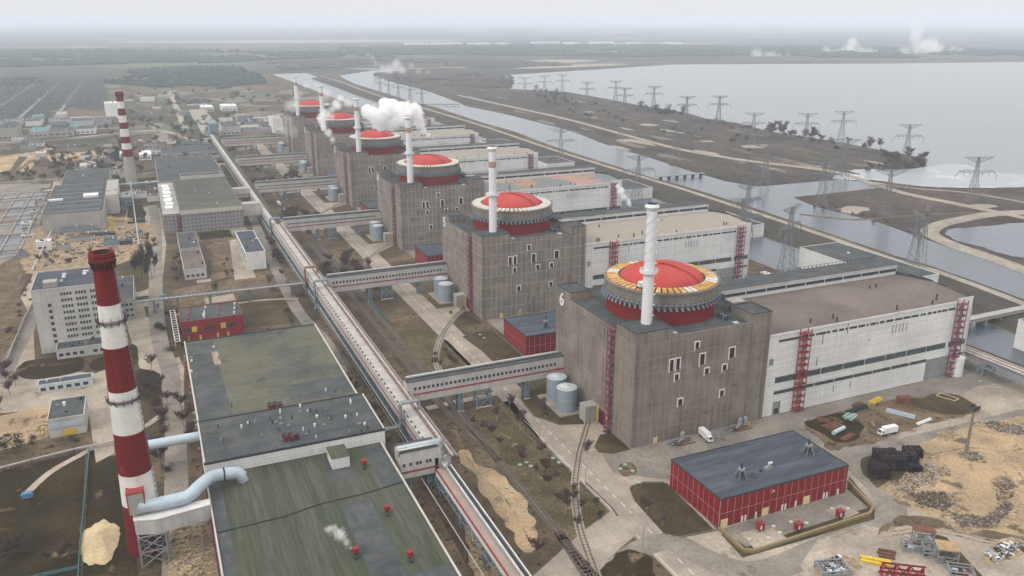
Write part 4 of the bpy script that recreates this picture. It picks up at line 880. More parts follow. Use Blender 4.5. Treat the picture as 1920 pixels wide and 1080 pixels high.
for i in range(64):                                                 # small roof vents
    if i < 46: u, v, z = rr.uniform(500, 690), rr.uniform(752, 826), 19.1
    elif i < 54: u, v, z = rr.uniform(395, 500), rr.uniform(790, 840), 19.1
    else: u, v, z = rr.choice([(405,655),(406,672),(355,700),(372,745),(432,765),(608,735),(618,728),(628,738),(402,792),(360,668),(363,680)]), 0, 15.7
    if i >= 54: (u, v) = u; u += rr.uniform(-5,5); v += rr.uniform(-5,5)
    p = at(u, v, z); k = i % 3
    if not (-160.5 < p[0] < -97.5) or (z > 17 and not 22 < p[1] < 54) or (z < 17 and not 57 < p[1] < 154): continue
    b = MB(); h = rr.uniform(.7, 1.5); m = [M['plain'], M['steeld'], M['steelg']][k]; r = rr.uniform(.22, .45)
    if k == 1: b.cyl(0,0,-.05,h,r*.6,m,8); b.cyl(0,0,h,h+.3,r,m,8)
    elif k == 0: b.cyl(0,0,-.05,h,r,m,8); b.cyl(0,0,h,h+.35,r*1.3,m,8,.05)
    else: b.box(-r*1.6,-r,-.05,r*1.6,r,h*.6,m); b.cyl(0,0,h*.6,h,r*.5,m,8)
    o = b.build('small_vent'); o.location = (*p, z)
    if z < 17: lb = ['small white vent on the far grey roof level', 'small black vent on the far grey roof level', 'small grey vent box on the far roof level'][k]
    elif i >= 46: lb = ['small white vent on the bare left half of the near grey roof', 'small black vent on the bare left half of the near grey roof', 'small grey vent box on the left half of the near grey roof'][k]
    else: lb = ['small white capped vent among the many on the near grey roof', 'small black vent among the many on the near grey roof', 'small grey vent box among the many on the near grey roof'][k]
    tag(o, lb, 'roof vent', lb.replace('small ', 'small ')+' group')
# ---------------------------------------------------------------- chimneys and ducts
M['crownr'] = surf('sooty_dark_red', (.15, .022, .022), .25, .4, 2, .2)
def chimney(x, y, h, r0, r1, bands, low, label, plats):
    t = thing('chimney', label, 'chimney', (x, y, 0)); rad = lambda z: r0+(r1-r0)*z/h
    for i, (z0, z1, m) in enumerate(bands): MB().cyl(0, 0, z0, z1, rad(z0), M[m], 40, rad(z1), cap=False).build('band', t)
    b = MB(); b.lathe(0, 0, [(r1+.1,h-4.5),(r1+.55,h-3.2),(r1+.95,h-2.4),(r1+.95,h-1.7),(r1+.7,h-1.6),(r1+.9,h-.9),(r1+.75,h),(r1+.05,h),(r1-.3,h-3)], M['crownr'], 32, False)
    for k in range(16): a = k*math.pi/8; b.bar(((r1+.2)*math.cos(a),(r1+.2)*math.sin(a),h-5.2),((r1+1.0)*math.cos(a),(r1+1.0)*math.sin(a),h-2.6),.3,M['tar'])
    b.lathe(0,0,[(r1-.8,h-.05),(.01,h-3)],M['tar'],24,False); b.build('crown', t)
    for z in plats:
        b = MB(); r = rad(z); b.lathe(0,0,[(r,z),(r+.8,z),(r+.8,z+.15),(r,z+.15)],M['steeld'],32,False); b.lathe(0,0,[(r+.75,z+.6),(r+.75,z+.9),(r+.7,z+.9)],M['purple'],32,False)
        for k in range(12): a = k*math.pi/6; b.bar((r*math.cos(a),r*math.sin(a),z-1.1),((r+.9)*math.cos(a),(r+.9)*math.sin(a),z),.18,M['tar']); b.bar(((r+.9)*math.cos(a),(r+.9)*math.sin(a),z),((r+.9)*math.cos(a),(r+.9)*math.sin(a),z+1.9),.15,M['tar'])
        b.build('platform', t)
    b = MB(); a = -.35
    for o in (-.09, .09): b.bar(((r0+.3)*math.cos(a+o),(r0+.3)*math.sin(a+o),3),((r1+.3)*math.cos(a+o),(r1+.3)*math.sin(a+o),h-3),.12,M['steelg'])
    for k in range(int(h/2)): z = 3+k*2; r = rad(z)+.3; b.bar((r*math.cos(a-.1),r*math.sin(a-.1),z),(r*math.cos(a+.1),r*math.sin(a+.1),z),.16,M['steeld'])
    b.build('ladder', t); return t
chimney(-182.4, 7, 102, 6.0, 2.75, [(-.2,18,'chimr'),(18,29.3,'chimw'),(29.3,43.6,'chimr'),(43.6,58,'chimw'),(58,72.4,'chimr'),(72.4,86,'chimw'),(86,102,'chimr')], 0, 'tall red and white banded chimney in the left foreground', (80.3, 54.5))
vs = [345, 293, 279, 268, 255.5, 241, 229, 216, 203, 190, 172]; zs = [max(-.2, hz(-185.6, 706, v)) if i else -.2 for i, v in enumerate(vs)]
chimney(-185.6, 706, zs[-1], 5.9, 3.2, [(zs[i], zs[i+1], ['conc2','chimr','chimw','chimr','chimw','chimr','chimw','chimr','chimw','chimr'][i]) for i in range(10)], 0, 'farther banded chimney with grey unpainted foot', ())
t = thing('flue_duct', 'pale blue flue duct curving from the chimney onto the green roof', 'duct', (0, 0, 0))
P = [(-182.6,0.6,20.4),(-181,0.3,19.5),(-178,.4,19.0),(-172,.6,18.9),(-168.4,1.0,18.9),(-166.4,2.2,19.3),(-165,3.6,19.8),(-163.4,5.4,20.0),(-161.6,8.0,19.8),(-160.3,10.0,19.3),(-158.6,11.6,18.8),(-156.4,12.4,18.3),(-153.6,12.8,18.0),(-151.4,13.0,17.4),(-150.2,13.1,16.2),(-149.9,13.1,14.1)]
MB().tube(P, 2.15, M['duct'], 18).build('pipe', t)
MB().box(-185.4,-1.2,17.6,-180.9,3.5,25.0,M['conc2']).build('inlet_box', t)
b = MB(); b.box(-185.8,-1.3,25.0,-180.5,3.2,25.5,M['stripe']); b.box(-185.75,-1.25,18,-185.4,3.2,25,M['stripe']); b.box(-180.9,-1.25,20.5,-180.5,3.2,25,M['stripe']); b.build('opening_frame', t)
b = MB(); b.tube([(-156.1,12.45,18.25),(-155.6,12.5,18.2)], 2.35, M['steeld'], 18); b.build('flange', t)
t = thing('conveyor_gallery', 'white clad box gallery on lattice legs under the flue duct beside the chimney foot', 'box gallery', (-184.5, -3.5, 0))
b = MB(); b.prism([(0,1.2),(6.2,-.8),(7.2,-.8),(22.8,1.2),(22.8,4.6),(0,4.6)], 11.0, 16.2, M['gwhite']); b.build('wall', t)
MB().prism([(-.2,1.0),(6.2,-1),(7.2,-1),(22.9,1),(22.9,4.8),(-.2,4.8)], 16.2, 16.5, M['plain']).build('roof', t)
lattice(MB(), 4.5, 1.2, 0, 11, 8, 4.5, M['steelg'], 2, .5).build('lattice_leg', t)
for x in (9.3, 19): MB().bar((x, 0, 0), (x, 0, 11), .6, M['steelg']).build('leg', t)
t = thing('upper_duct', 'straight pale round duct between the chimney and the side of the hall', 'duct', (-178.5, 24, 0)); z0 = 28.5
ua, ub = at(280, 832, 12), at(362, 820, 12)
t.location = (ua[0]-6, ua[1], 0); MB().tube([(0,-1,12),(ub[0]-ua[0]+9, ub[1]-ua[1], 12)], 1.9, M['duct'], 16).build('pipe', t)
for q in (.35, .8): MB().bar(((ub[0]-ua[0]+9)*q, 0, 0), ((ub[0]-ua[0]+9)*q, 0, 10.4), .5, M['steelg']).build('post', t)
t = thing('sand_heap', 'yellow sand heap at the foot of the near chimney', 'sand heap', (*at(187, 1015), 0)); b = MB(); n = 44; V = []
for j in range(13):
    f = j/12
    for i in range(n):
        a = i*2*math.pi/n; r = 1-f; q = 1+.2*mnoise.noise(Vector((math.cos(a)*1.7, math.sin(a)*1.7, 3+f)))+.12*mnoise.noise(Vector((math.cos(a)*5, math.sin(a)*5, f*3)))
        V.append((6.2*r*q*math.cos(a), 13.0*r*q*math.sin(a), 3.4*(1-(r**1.15))+.3*(1-r)*mnoise.noise(Vector((math.cos(a)*2, math.sin(a)*2+f*4, 1)))))
b.add(V, [(j*n+i, j*n+(i+1)%n, (j+1)*n+(i+1)%n, (j+1)*n+i) for j in range(12) for i in range(n)], M['sandp'], True); b.build('heap', t)

# ---------------------------------------------------------------- other buildings
def bld(name, label, cat, x0, y0, x1, y1, h, wall, roof, rows=0, cols=0, win='glass', grp=None, wz=1.5, wh=1.6, side=0, extra=None, para=.5, ribbonw=False):
    t = thing(name, label, cat, (x0, y0, 0), 0, grp); w2, l2 = x1-x0, y1-y0
    MB().box(0, 0, -.2, w2, l2, h, M[wall]).build('wall', t)
    b = MB(); b.box(.25, .25, h+.002, w2-.25, l2-.25, h+.12, M[roof])
    if para:
        for a in ((-.08,-.08,w2+.08,.25),(-.08,l2-.25,w2+.08,l2+.08),(-.08,.25,.25,l2-.25),(w2-.25,.25,w2+.08,l2-.25)): b.box(a[0], a[1], h-.3, a[2], a[3], h+para, M[wall])
    b.build('roof', t)
    q = random.Random(int(abs(x0*7+y0)))
    for r in range(rows):
        z = wz+r*(h-wz-.6)/rows+.3
        for c in range(cols):
            if q.random() < .06: continue
            x = 1+c*(w2-1.5)/cols; MB().box(x, -.09, z, x+(w2-1.5)/cols*.62, -.003, z+wh, M[win]).build('window', t)
        for c in range(side):
            y = 1+c*(l2-1.5)/side
            MB().box(-.09, y, z, -.003, y+(l2-1.5)/side*.6, z+wh, M[win]).build('window', t)
    for i in range(q.randint(2, 5)):
        x, y = q.uniform(1, w2-2), q.uniform(1, l2-2); MB().box(x, y, h+.1, x+q.uniform(.5,1.6), y+q.uniform(.5,1.6), h+q.uniform(.6,1.8), M[q.choice(['steelg','plain','steeld'])]).build('roof_vent', t)
    return t
t = bld('office_block', 'tall pale blue grey office block with nine rows of windows behind the near chimney', 'office block', -230, 211, -197, 247, 34.5, 'gwhite', 'roofd')
for r in range(9):
    z = 3.8+r*3.35
    for c in range(14):
        if c in (4, 9): continue
        x = 13.2+c*1.38; MB().box(x, -.1, z, x+.95, -.003, z+1.55, M['glass']).build('window', t)
    if r < 7: MB().box(6.6, -.1, z+1.2, 8.2, -.003, z+3.0, M['glass']).build('window', t)
b = MB()
for x, y in ((14,20),(14,25),(24,22),(24,27)): b.cyl(x, y, 34.6, 35.5, 1.0, M['plain'], 12)
b.box(5.5,3,34.6,12,9,37.5,M['conc2']); b.build('rooflight', t)
bld('entrance_wing', 'low entrance wing with flat roof and dark windows in front of the tall office block', 'building', -222, 199, -198, 210.8, 5.0, 'gwhite', 'roofg', 1, 7, wz=1.2)
bld('barrack', 'long low pale blue building with grey roof on the paved square', 'building', -227, 157, -204, 163.5, 3.6, 'tankt', 'roofd', 1, 6, wz=.5)
t = bld('garage', 'low garage with dark grey flat roof, pale blue front band and yellow door', 'garage', -218.3, 105, -204.5, 126, 8, 'gwhite', 'roofg', 1, 4, wz=4.3)
MB().box(5, -.12, .2, 10, -.003, 3, M['yel']).build('door', t); MB().box(.2,-.3,4.2,13.6,-.003,6.2,M['duct']).build('front_band', t)
t = bld('pump_station', 'dark red building with grey vent studded roof at the back of the large hall', 'red building', -161, 199.5, -129, 225, 11, 'redp', 'roofg', 1, 3, wz=5, win='steeld', wh=2)
for x in (5, 20): MB().box(x, -.13, 5, x+2.6, -.003, 8, M['yel']).build('yellow_window', t)
for x in (2.5, 8.5, 17.5, 23): MB().box(x, -.13, .2, x+1, -.003, 2.6, M['yel']).build('door', t)
b = MB()
for i in range(12): b.cyl(4+(i%4)*8+(i//4), 4+(i//4)*8, 11.1, 12.4, .5, M['plain' if i % 2 else 'stripe'], 8)
b.build('roof_vents', t)
bld('white_office', 'white three storey block with two dark roof levels beside the gallery', 'office block', -112.3, 326, -99.2, 392, 12.4, 'plain', 'roofd', 3, 0, side=13, wh=1.7)
bld('workshop', 'long low grey workshop with tan front roof between the two gardens', 'workshop', -153.5, 319, -139.5, 372, 6.8, 'gwhite', 'roofb', 1, 4)
bld('workshop', 'blue grey roofed rear part of the long low workshop', 'workshop', -153.3, 372.3, -139.7, 424, 8.2, 'conc2', 'roofg', 0, 0)
bld('annex', 'grey flat roofed annex with dark windows right of the tall office block', 'building', -196.8, 250, -184, 300, 12, 'conc2', 'roofg', 3, 5, wh=1.5)
bld('annex', 'long grey roof with white hut behind the tall office block', 'building', -231, 262, -198, 296, 11, 'conc2', 'roofg', 0, 0)
M['gridw'] = surf('grid_clad_wall', (.19, .185, .18), .1, .1, 1, .06, grid=(3, 3, (.34, .33, .32), .2))
t = bld('clad_hall', 'large hall with gridded grey walls, cream parapet and green grey roof left of the gallery', 'industrial hall', -147.5, 459, -99, 606, 18.3, 'gridw', 'roofn', para=.2)
MB().box(-.2,-.3,15.2,48.7,-.003,18.4,M['cream']).build('parapet', t)
t = bld('side_bay', 'lower bay with white tarpaulins on its roof beside the clad hall', 'industrial hall', -161.5, 461, -147.7, 610, 15.5, 'gridw', 'conc2')
for i in range(9): MB().box(3+(i%2)*.8, 20+i*12, 15.6, 9+(i%2), 30+i*12, 17+(i%3)*.5, M['cab']).build('tarpaulin', t)
o = stair_mb(3, 1.8, 0, 16, M['purple']).build('fire_stair', t); o.location = (11, -.1, 0)
bld('clad_hall', 'long blue grey roofed hall behind the gridded clad hall', 'industrial hall', -160, 625, -97, 790, 14, 'conc2', 'roofg')
bld('low_block', 'cream walled low block between the two grey roofed halls', 'building', -140, 607.5, -100, 622, 21, 'cream', 'roofg', 1, 6)
t = bld('boiler_house', 'grey ridged hall with white skylights left of the cream stair tower', 'industrial hall', -252, 500, -206, 640, 15, 'conc2', 'roofg')
for i in range(6): MB().box(3, 8+i*20, 15.1, 43, 9.2+i*20, 16.0, M['steelg']).build('roof_ridge', t)
b = MB(); b.box(28,66,15.1,40,78,17,M['cab']); b.box(1,60,15.1,12,64,16.5,M['cab']); b.build('skylight', t)
bld('boiler_house', 'farther low part of the grey ridged hall with flat roof', 'industrial hall', -248, 641, -205, 742, 13, 'conc2', 'roofg')
bld('stair_tower', 'cream stair tower at the right end of the grey ridged hall', 'tower', -205.8, 560, -196, 640, 17, 'cream', 'conc2', 0, 0)
bld('link_block', 'blue glazed low link between the cream stair tower and the yard', 'building', -195, 590, -186, 620, 8, 'steelb', 'conc2', 1, 3)
bld('site_hut', 'white site hut on the dug ground behind the office block', 'hut', -252, 441, -242, 449, 7, 'plain', 'plain', 1, 1)
bld('white_slab_block', 'tall white windowless block with dark edges left of the far chimney', 'tower', -226, 1390, -206, 1425, 26, 'cab', 'plain')
for (u0, v0, u1, v1, vt, vb, wl, rf, lb) in ((0,262,33,262,240,232,'conc2','roofg','pale ribbed silo block at the left edge beside the car park'),(56,259,92,256,248,238,'conc2','teal','long low shed with green roof left of the car park'),(92,256,140,254,246,240,'conc2','roofg','low blue grey shed in the middle of the yard row'),(143,252,180,250,243,236,'plain','roofg','white fronted low shed at the right of the yard row'),(58,229,80,228,221,214,'teal','teal','small turquoise roofed shed near the switchyard'),(105,225,124,225,215,210,'cream','conc2','small cream block at the edge of the switchyard'),(378,210,402,210,201,197,'cream','plain','left one of two long white sheds beyond the park'),(416,208,446,208,199,195,'plain','plain','right one of two long white sheds beyond the park'),(418,254,452,252,238,228,'gwhite','roofg','small stepped office beside the far end of the gallery'),(513,250,532,250,222,216,'plain','conc2','white tower block left of the farthest reactor building'),(452,250,512,248,243,238,'conc2','roofg','long low hall behind the farthest footbridge'),(303,296,420,294,286,276,'conc2','roofg','long low hall before the far trees'),(300,345,330,345,337,330,'plain','conc2','small white block by the bay with tarpaulins'),(770,494,828,489,470,462,'redp','roofg','x'),(220,300,236,300,289,284,'plain','plain','small white house beside the far chimney'),(68,295,86,294,288,284,'cream','cream','little cream hut on the sandy lot'),(262,300,285,300,290,283,'cab','cab','white tent roof right of the far chimney'),(395,262,412,262,232,226,'steelb','steelb','blue stair tower at the far end of the gallery'),(150,322,164,320,312,306,'cream','cream','small cream house left of the far chimney'),(130,245,152,244,238,233,'teal','teal','green grey shed behind the yard row')):
    if lb == 'x': continue
    p0, p1 = at(u0, v0), at(u1, v1); h = max(3, hz(*p0, vt)); pb = at(u0, vb, h)
    y0 = (p0[1]+p1[1])/2; bld('far_building', lb, 'building', p0[0], y0, p1[0], y0+min(60, max(8, pb[1]-y0)), h, wl, rf, 1 if h > 6 else 0, 4, wh=1.8, para=.2)
bld('long_shed', 'long ochre roofed shed beyond the gallery end', 'shed', at(383,256)[0], at(383,256)[1], at(383,256)[0]+26, at(372,212)[1], 7, 'cream', 'rooft', para=.2)
# tan strip and far-left greenhouses
rr = random.Random(11)
labs = []
for i, (u, v, w_, d_) in enumerate([(760,84,50,20),(800,84,70,20),(840,83,40,20),(880,84,60,20),(930,84,40,20),(1000,82,80,20),(1060,83,40,20),(1110,82,70,20),(1180,83,40,20),(1250,83,50,20)]):
    p = at(u, v); o = MB().box(0,0,0,w_*2.6,d_*2,12,M['cab']).build('greenhouse'); o.location = (*p, 0); tag(o, 'pale glasshouse roof on the far plain beyond the forest', 'greenhouse', 'pale glasshouses on the far plain')
# pump houses and the right edge
bld('pump_house', 'white pump house with grey roof standing in the inner canal behind the nearest hall', 'pump house', 246, 92, 281, 178, 14.5, 'white', 'roofg')
for k in range(1, 5): bld('pump_house', ['','white pump house in the canal beside the salmon roofed hall','white pump house in the canal beyond the salmon roofed hall','small hazy pump house in the canal near the steam cloud','farthest pump house of the canal'][k], 'pump house', 246+k, 92+166*k, 281+k, 140+166*k, 10, 'white', 'roofg')
bld('pump_house', 'white ribbed pump house at the right edge beyond the pipe bridge', 'pump house', 246, -75, 281, 13, 15.5, 'white', 'roofg')
t = tank(at(1798,707)[0]+.5, at(1798,707)[1]+3, 3.4, 9.5, 'squat white tank at the end corner of the nearest turbine hall', None)
for ch in t.children:
    for sl in ch.material_slots: sl.link = 'OBJECT'; sl.material = M['plain']
t = thing('pipe_bridge', 'dark blue pipe bridge with white pipes running off the right edge behind the hall', 'pipe bridge', (197, 55, 0))
b = MB(); b.box(0,-260,7,9,0,7.6,M['steelb']); 
for x in (0, 9): b.bar((x,-260,4.6),(x,0,4.6),.5,M['steelb'])
for i in range(40): y = -i*6.5; b.bar((0,y,4.6),(0,y-3.2,7),.3,M['steelb']); b.bar((0,y-3.2,7),(0,y-6.5,4.6),.3,M['steelb'])
b.build('truss', t)
for i, x in enumerate((.8,2.3,3.9,5.4,7.2,8.4)): MB().tube([(x,-260,8.2),(x,0,8.2)], [.35,.55,.4,.6,.4,.3][i], M['pipe' if i % 2 else 'pipeb'], 8).build('pipe', t)
for y in (-20, -60, -100, -140): lattice(MB(), 4.5, y, 0, 4.6, 8, 3, M['steelb'], 1, .5).build('trestle', t)
for k in range(1, 4):
    t2 = thing('pipe_rack', ['','pale pipe rack on the ground between the two nearest turbine halls','pipe rack between the tan and salmon roofed halls','pipe rack beyond the salmon roofed hall'][k], 'pipe rack', (197, 70+166*(k-1), 0))
    MB().box(0,0,6,5,90,6.5,M['steelb']).build('deck', t2)
    for x in (1, 2.6, 4.2): MB().tube([(x,0,7.1),(x,90,7.1)], .55, M['plain'], 8).build('pipe', t2)
    for y in (5, 45, 85): MB().box(.5,y,0,4.5,y+.6,6,M['steelb']).build('post', t2)
    t3 = thing('pipe_yard', ['','dark pipe and steel clutter in the gap behind the nearest hall','steel clutter in the gap behind the second hall','steel clutter in the gap behind the third hall'][k], 'machinery', (75, 80+166*(k-1), 0))
    b = MB()
    for i in range(60): x, y = rr.uniform(0, 115), rr.uniform(0, 70); z = rr.uniform(1, 7); b.box(x, y, 0, x+rr.uniform(1,9), y+rr.uniform(1,5), z, M[rr.choice(['steeld','steelg','conc2','steelb','roofg'])])
    b.build('machinery', t3)
t = thing('road_bridge', 'low concrete bridge over the inner canal at the right edge', 'bridge', (0,0,0)); a, c = at(1800, 604, 4), at(1935, 576, 4)
b = MB(); b.bar((a[0]-6, a[1], 4.2), (c[0]+6, c[1], 4.2), 7, M['conc2'], .9); b.bar((a[0]-6, a[1]-3.3, 5.2), (c[0]+6, c[1]-3.3, 5.2), .3, M['steelg'], 1); b.build('deck', t)
for i in range(5): q = .1+i*.2; x, y = a[0]+(c[0]-a[0])*q, a[1]+(c[1]-a[1])*q; MB().box(x-.6,y-3,0,x+.6,y+3,3.8,M['conc2']).build('pier', t)
t = thing('road_bridge', 'thin bridge across the outer canal from the dyke road to the reed land', 'bridge', (0,0,0)); a, c = at(1232, 332, 3), at(1320, 325, 3)
b = MB(); b.bar((a[0], a[1], 3.4), (c[0], c[1], 3.4), 5, M['steelg'], .8); b.build('deck', t)
for i in range(6): q = .08+i*.17; x, y = a[0]+(c[0]-a[0])*q, a[1]+(c[1]-a[1])*q; MB().box(x-.6,y-2,0,x+.6,y+2,3.0,M['steeld']).build('pier', t)

# ---------------------------------------------------------------- pylons
def pylon_parts(t, H=44, s=1.0, wd=.3):
    m = M['galv']
    def wid(z): return 9*(1-z/30)+3*(z/30) if z < 30 else 3-(z-30)*.11
    b = MB(); zs = [0, 6, 12, 17, 22, 26, 30, 34, 38, 42, H]
    for z0, z1 in zip(zs, zs[1:]):
        a, c = wid(z0)/2, wid(z1)/2; P = [(-1,-1),(1,-1),(1,1),(-1,1)]
        for i in range(4):
            p, q = P[i], P[(i+1)%4]
            b.bar((p[0]*a,p[1]*a,z0),(p[0]*c,p[1]*c,z1),wd*1.25,m); b.bar((p[0]*a,p[1]*a,z0),(q[0]*c,q[1]*c,z1),wd*.7,m); b.bar((q[0]*a,q[1]*a,z0),(p[0]*c,p[1]*c,z1),wd*.7,m); b.bar((p[0]*c,p[1]*c,z1),(q[0]*c,q[1]*c,z1),wd*.7,m)
    b.build('lattice_body', t)
    b = MB()
    for s_ in (-1, 1):
        for y in (-1, 1):
            b.bar((0,y,H),(s_*13.5,y*.6,H+.4),wd,m); b.bar((s_*1,y,H-5),(s_*13.5,y*.6,H),wd,m)
            for k in range(5): x0 = 1+k*2.5; b.bar((s_*x0,y,H),(s_*(x0+1.3),y,H-4.5+k*.95),wd*.6,m); b.bar((s_*(x0+1.3),y,H-4.5+k*.95),(s_*(x0+2.5),y,H),wd*.6,m)
    b.build('top_crossarm', t)
    b = MB()
    for s_ in (-1, 1):
        for y in (-1.2, 1.2):
            b.bar((s_*1.3,y,31.5),(s_*9,y,32),wd,m); b.bar((s_*9,y,32),(s_*16,y*.6,31),wd,m); b.bar((s_*16,y*.6,31),(s_*19.5,y*.2,26),wd,m)
            b.bar((s_*1.5,y,28),(s_*9,y,30),wd,m); b.bar((s_*9,y,30),(s_*16,y*.6,30.2),wd,m)
            for k in range(5): x0 = 1.5+k*2.8; b.bar((s_*x0,y,31.6),(s_*(x0+1.4),y,29+k*.2),wd*.6,m); b.bar((s_*(x0+1.4),y,29+k*.2),(s_*(x0+2.8),y,31.7),wd*.6,m)
        for x in (6, 12, 19.4): b.bar((s_*x,0,30 if x < 15 else 26),(s_*x,0,26 if x < 15 else 22),.2,M['steeld'])
    b.build('lower_crossarm', t)
PY = [(984,145,'shore'),(1021,142,'shore'),(1055,140,'shore'),(1101,154,'shore'),(1155,152,'shore'),(1172,165,'shore'),(1227,162,'shore'),(1289,181,'shore'),(1350,180,'shore'),(1415,212,'shore'),(1515,213,'shore'),(1583,209,'shore'),(1707,234,'shore'),(1836,295,'shore'),
 (1440,272,'reed'),(1548,300,'reed'),(1672,320,'reed'),(1590,262,'reed'),(1270,232,'reed'),(1165,212,'reed'),(1565,280,'reed'),
 (1052,242,'canal'),(1198,292,'canal'),(1405,345,'canal'),(1486,388,'canal'),(1741,390,'canal'),(1725,402,'canal'),
 (712,146,'far'),(728,150,'far'),(746,154,'far'),(768,158,'far'),(790,164,'far'),(1395,372,'canal2')]
pyb = thing('power_pylon', 'x', 'pylon', (0,0,0), 0, 'power pylons by the water'); pylon_parts(pyb, wd=.22)
pyf = thing('power_pylon', 'x', 'pylon', (0,0,0), 0, 'power pylons by the water'); pylon_parts(pyf, wd=.36)
PLAB = {'shore': ['farthest pylon on the lake shore, nearest the pond inlet','second pylon of the far lake shore','third pylon of the far shore, over dark shrubs','pylon with wide arms just before the two that overlap','left one of two overlapping shore pylons','lower one of two overlapping shore pylons','pylon standing left of the dark round shrubs','pylon above the row of dark shore bushes','pylon standing clear against the lake with a sandy foot','pylon whose foot is hidden in shore trees','pale topped pylon rising behind the shore thicket','pylon behind the bare trees of the shore thicket','pylon behind the wooded tip of the peninsula','big pylon on the land by the foaming water'],
 'reed': ['pylon on the reed land near a sandy patch','hazy pylon by the causeway over the canal mouth','pylon on the triangular land beside the causeway','lone pylon near the single dark tree','pylon in the middle of the reed land','small pylon by the sandbank on the reed land','pylon just left of the causeway bend'],
 'canal': ['pylon at the dyke behind the salmon roofed hall','pylon at the dyke left of the thin canal bridge','pylon at the dyke beyond the tan roofed hall','pylon standing in the inner canal beside the pump house','tall dark pylon at the dyke behind the nearest hall','twin of the tall dark dyke pylon, slightly to its left'],
 'far': ['first of five faint masts along the far canal bank','second of five faint masts along the far canal bank','third of five faint masts along the far canal bank','fourth of five faint masts along the far canal bank','last of five faint masts, nearest the canal dam'], 'canal2': ['pylon with crossarms low over the dyke road']}
cnt = {}
used = [0, 0]
for u, v, kd in PY:
    i = cnt.get(kd, 0); cnt[kd] = i+1; H = 44 if kd not in ('far',) else 36
    x, y = at(u, v, H); far = y > 800; src = pyf if far else pyb
    rz = -.42 if kd in ('shore', 'reed') else -.1
    if kd == 'canal': rz = -.3+.25*i
    if not used[far]: o = src; o.location = (x, y, 0); o.rotation_euler = (0, 0, rz); o['label'] = PLAB[kd][i]; used[far] = 1
    else: o = dup(src, (x, y, 0), rz, PLAB[kd][i])
    if kd == 'far': o.scale = (.8, .8, .82)
# switchyard
def gantry():
    t = thing('switchyard_gantry', 'grey steel switchyard portal among many at the far left', 'gantry', (0,0,0), 0, 'steel portals of the switchyard'); m = M['galv']
    for x in (0, 22, 44):
        b = MB()
        for sx in (-.9, .9):
            b.bar((x+sx*2.2,0,0),(x+sx*.3,0,21),.9,m)
        for k in range(4): b.bar((x-1.9+k*.4,0,k*5),(x+1.5-k*.3,0,k*5+5),.35,m)
        b.bar((x,0,21),(x,0,26),.3,m); b.build('mast', t)
    b = MB()
    for z in (15.5, 17): b.bar((0,0,z),(44,0,z),.8,m)
    for k in range(11): b.bar((k*4,0,15.5),(k*4+4,0,17),.3,m)
    b.build('beam', t); return t
g0 = gantry(); rr = random.Random(3); n = 0
for i in range(9):
    for j in range(17):
        x = -760+i*58; y = 1270+j*66+rr.uniform(-8, 8)
        if y > 2350 or (i > 6 and y < 1500) or rr.random() < .08: continue
        if x < CAMP.x-.12*(y-CAMP.y)-330: continue
        if n == 0: g0.location = (x, y, 0)
        else: dup(g0, (x, y, 0), 0)
        n += 1
tag(sheet('switchyard_ground', [(-120,290),(-100,160),(130,146),(190,150),(205,175),(190,238),(120,245),(0,255)], surf('switchyard_gravel', (.17,.17,.16), .2, .02, .2, .2, col2=(.12,.12,.11), c2scale=.02), .05), kind='structure')
sw_ = MB()
for i in range(9): sw_.box(-775+i*58, 1260, .12, -768+i*58, 2340, 2.4, M['galv'])
tag(sw_.build('switch_row'), 'dark grey rows of low switchgear between the portals', kind='stuff')
# basin at the far left: concrete cooling pond frames
t = thing('spray_basin', 'grey gridded spray pond basin at the left edge', 'basin', (0,0,0)); b = MB()
bx0, by0 = at(0, 470); bx1, by1 = at(95, 348)
for i in range(8):
    y = 430+i*38; b.box(-330, y, 0, -262, y+1.2, 1.2, M['conc2'])
for i in range(6): x = -330+i*13; b.box(x, 430, 0, x+.8, 700, 1.0, M['conc2'])
b.build('kerb_grid', t); b = MB()
for i in range(7):
    for j in range(5):
        if rr.random() < .75: b.box(-328+j*13, 432+i*38, .1, -319+j*13, 464+i*38, .3, M['canal'])
b.build('pool', t)
b = MB(); 
for i in range(5): b.bar((-325, 440+i*55, 1.4), (-262, 448+i*55, 1.4), .7, M['pipeb'])
b.build('pipe', t)

# ---------------------------------------------------------------- trees
def bare_tree(H, spread, seed, bark, twig, dens=1.0, trunkw=.22, label='bare tree', upright=0.):
    r = random.Random(seed); t = thing('bare_tree', label, 'tree', (0,0,0)); tr = MB(); cr = MB()
    def seg(b, a, c, r0, r1, m):
        d = (c-a).normalized(); x = d.cross(Vector((.3,.9,.1))).normalized(); y = x.cross(d); V = []
        for p, rr_ in ((a, r0), (c, r1)):
            for k in range(3): V.append(p+x*(rr_*math.cos(k*2.094))+y*(rr_*math.sin(k*2.094)))
        b.add(V, [(0,1,4,3),(1,2,5,4),(2,0,3,5)], m)
    def grow(p, d, l, w_, lev):
        n = 3 if lev < 2 else 2; q = p; dd = d
        for i in range(n):
            dd = (dd+Vector((r.uniform(-.18,.18), r.uniform(-.18,.18), .06+upright*.1))).normalized(); e = q+dd*(l/n)
            seg(tr if lev < 2 else cr, q, e, w_*(1-.6*i/n), w_*(1-.6*(i+1)/n), bark if lev < 3 else twig); 
            if lev < 4:
                k = int({0:3,1:3,2:3,3:3}[lev]*dens+r.random())
                for _ in range(k):
                    if lev == 0 and i == 0: continue
                    a = r.uniform(0, 6.283); out = Vector((math.cos(a), math.sin(a), .45+upright)).normalized()
                    grow(e, (dd*.45+out*spread).normalized(), l*r.uniform(.42,.62), max(w_*.45, .05), lev+1)
            q = e
    grow(Vector((0,0,-.1)), Vector((0,0,1)), H*.62, trunkw, 0)
    tr.build('trunk', t); cr.build('crown', t); return t
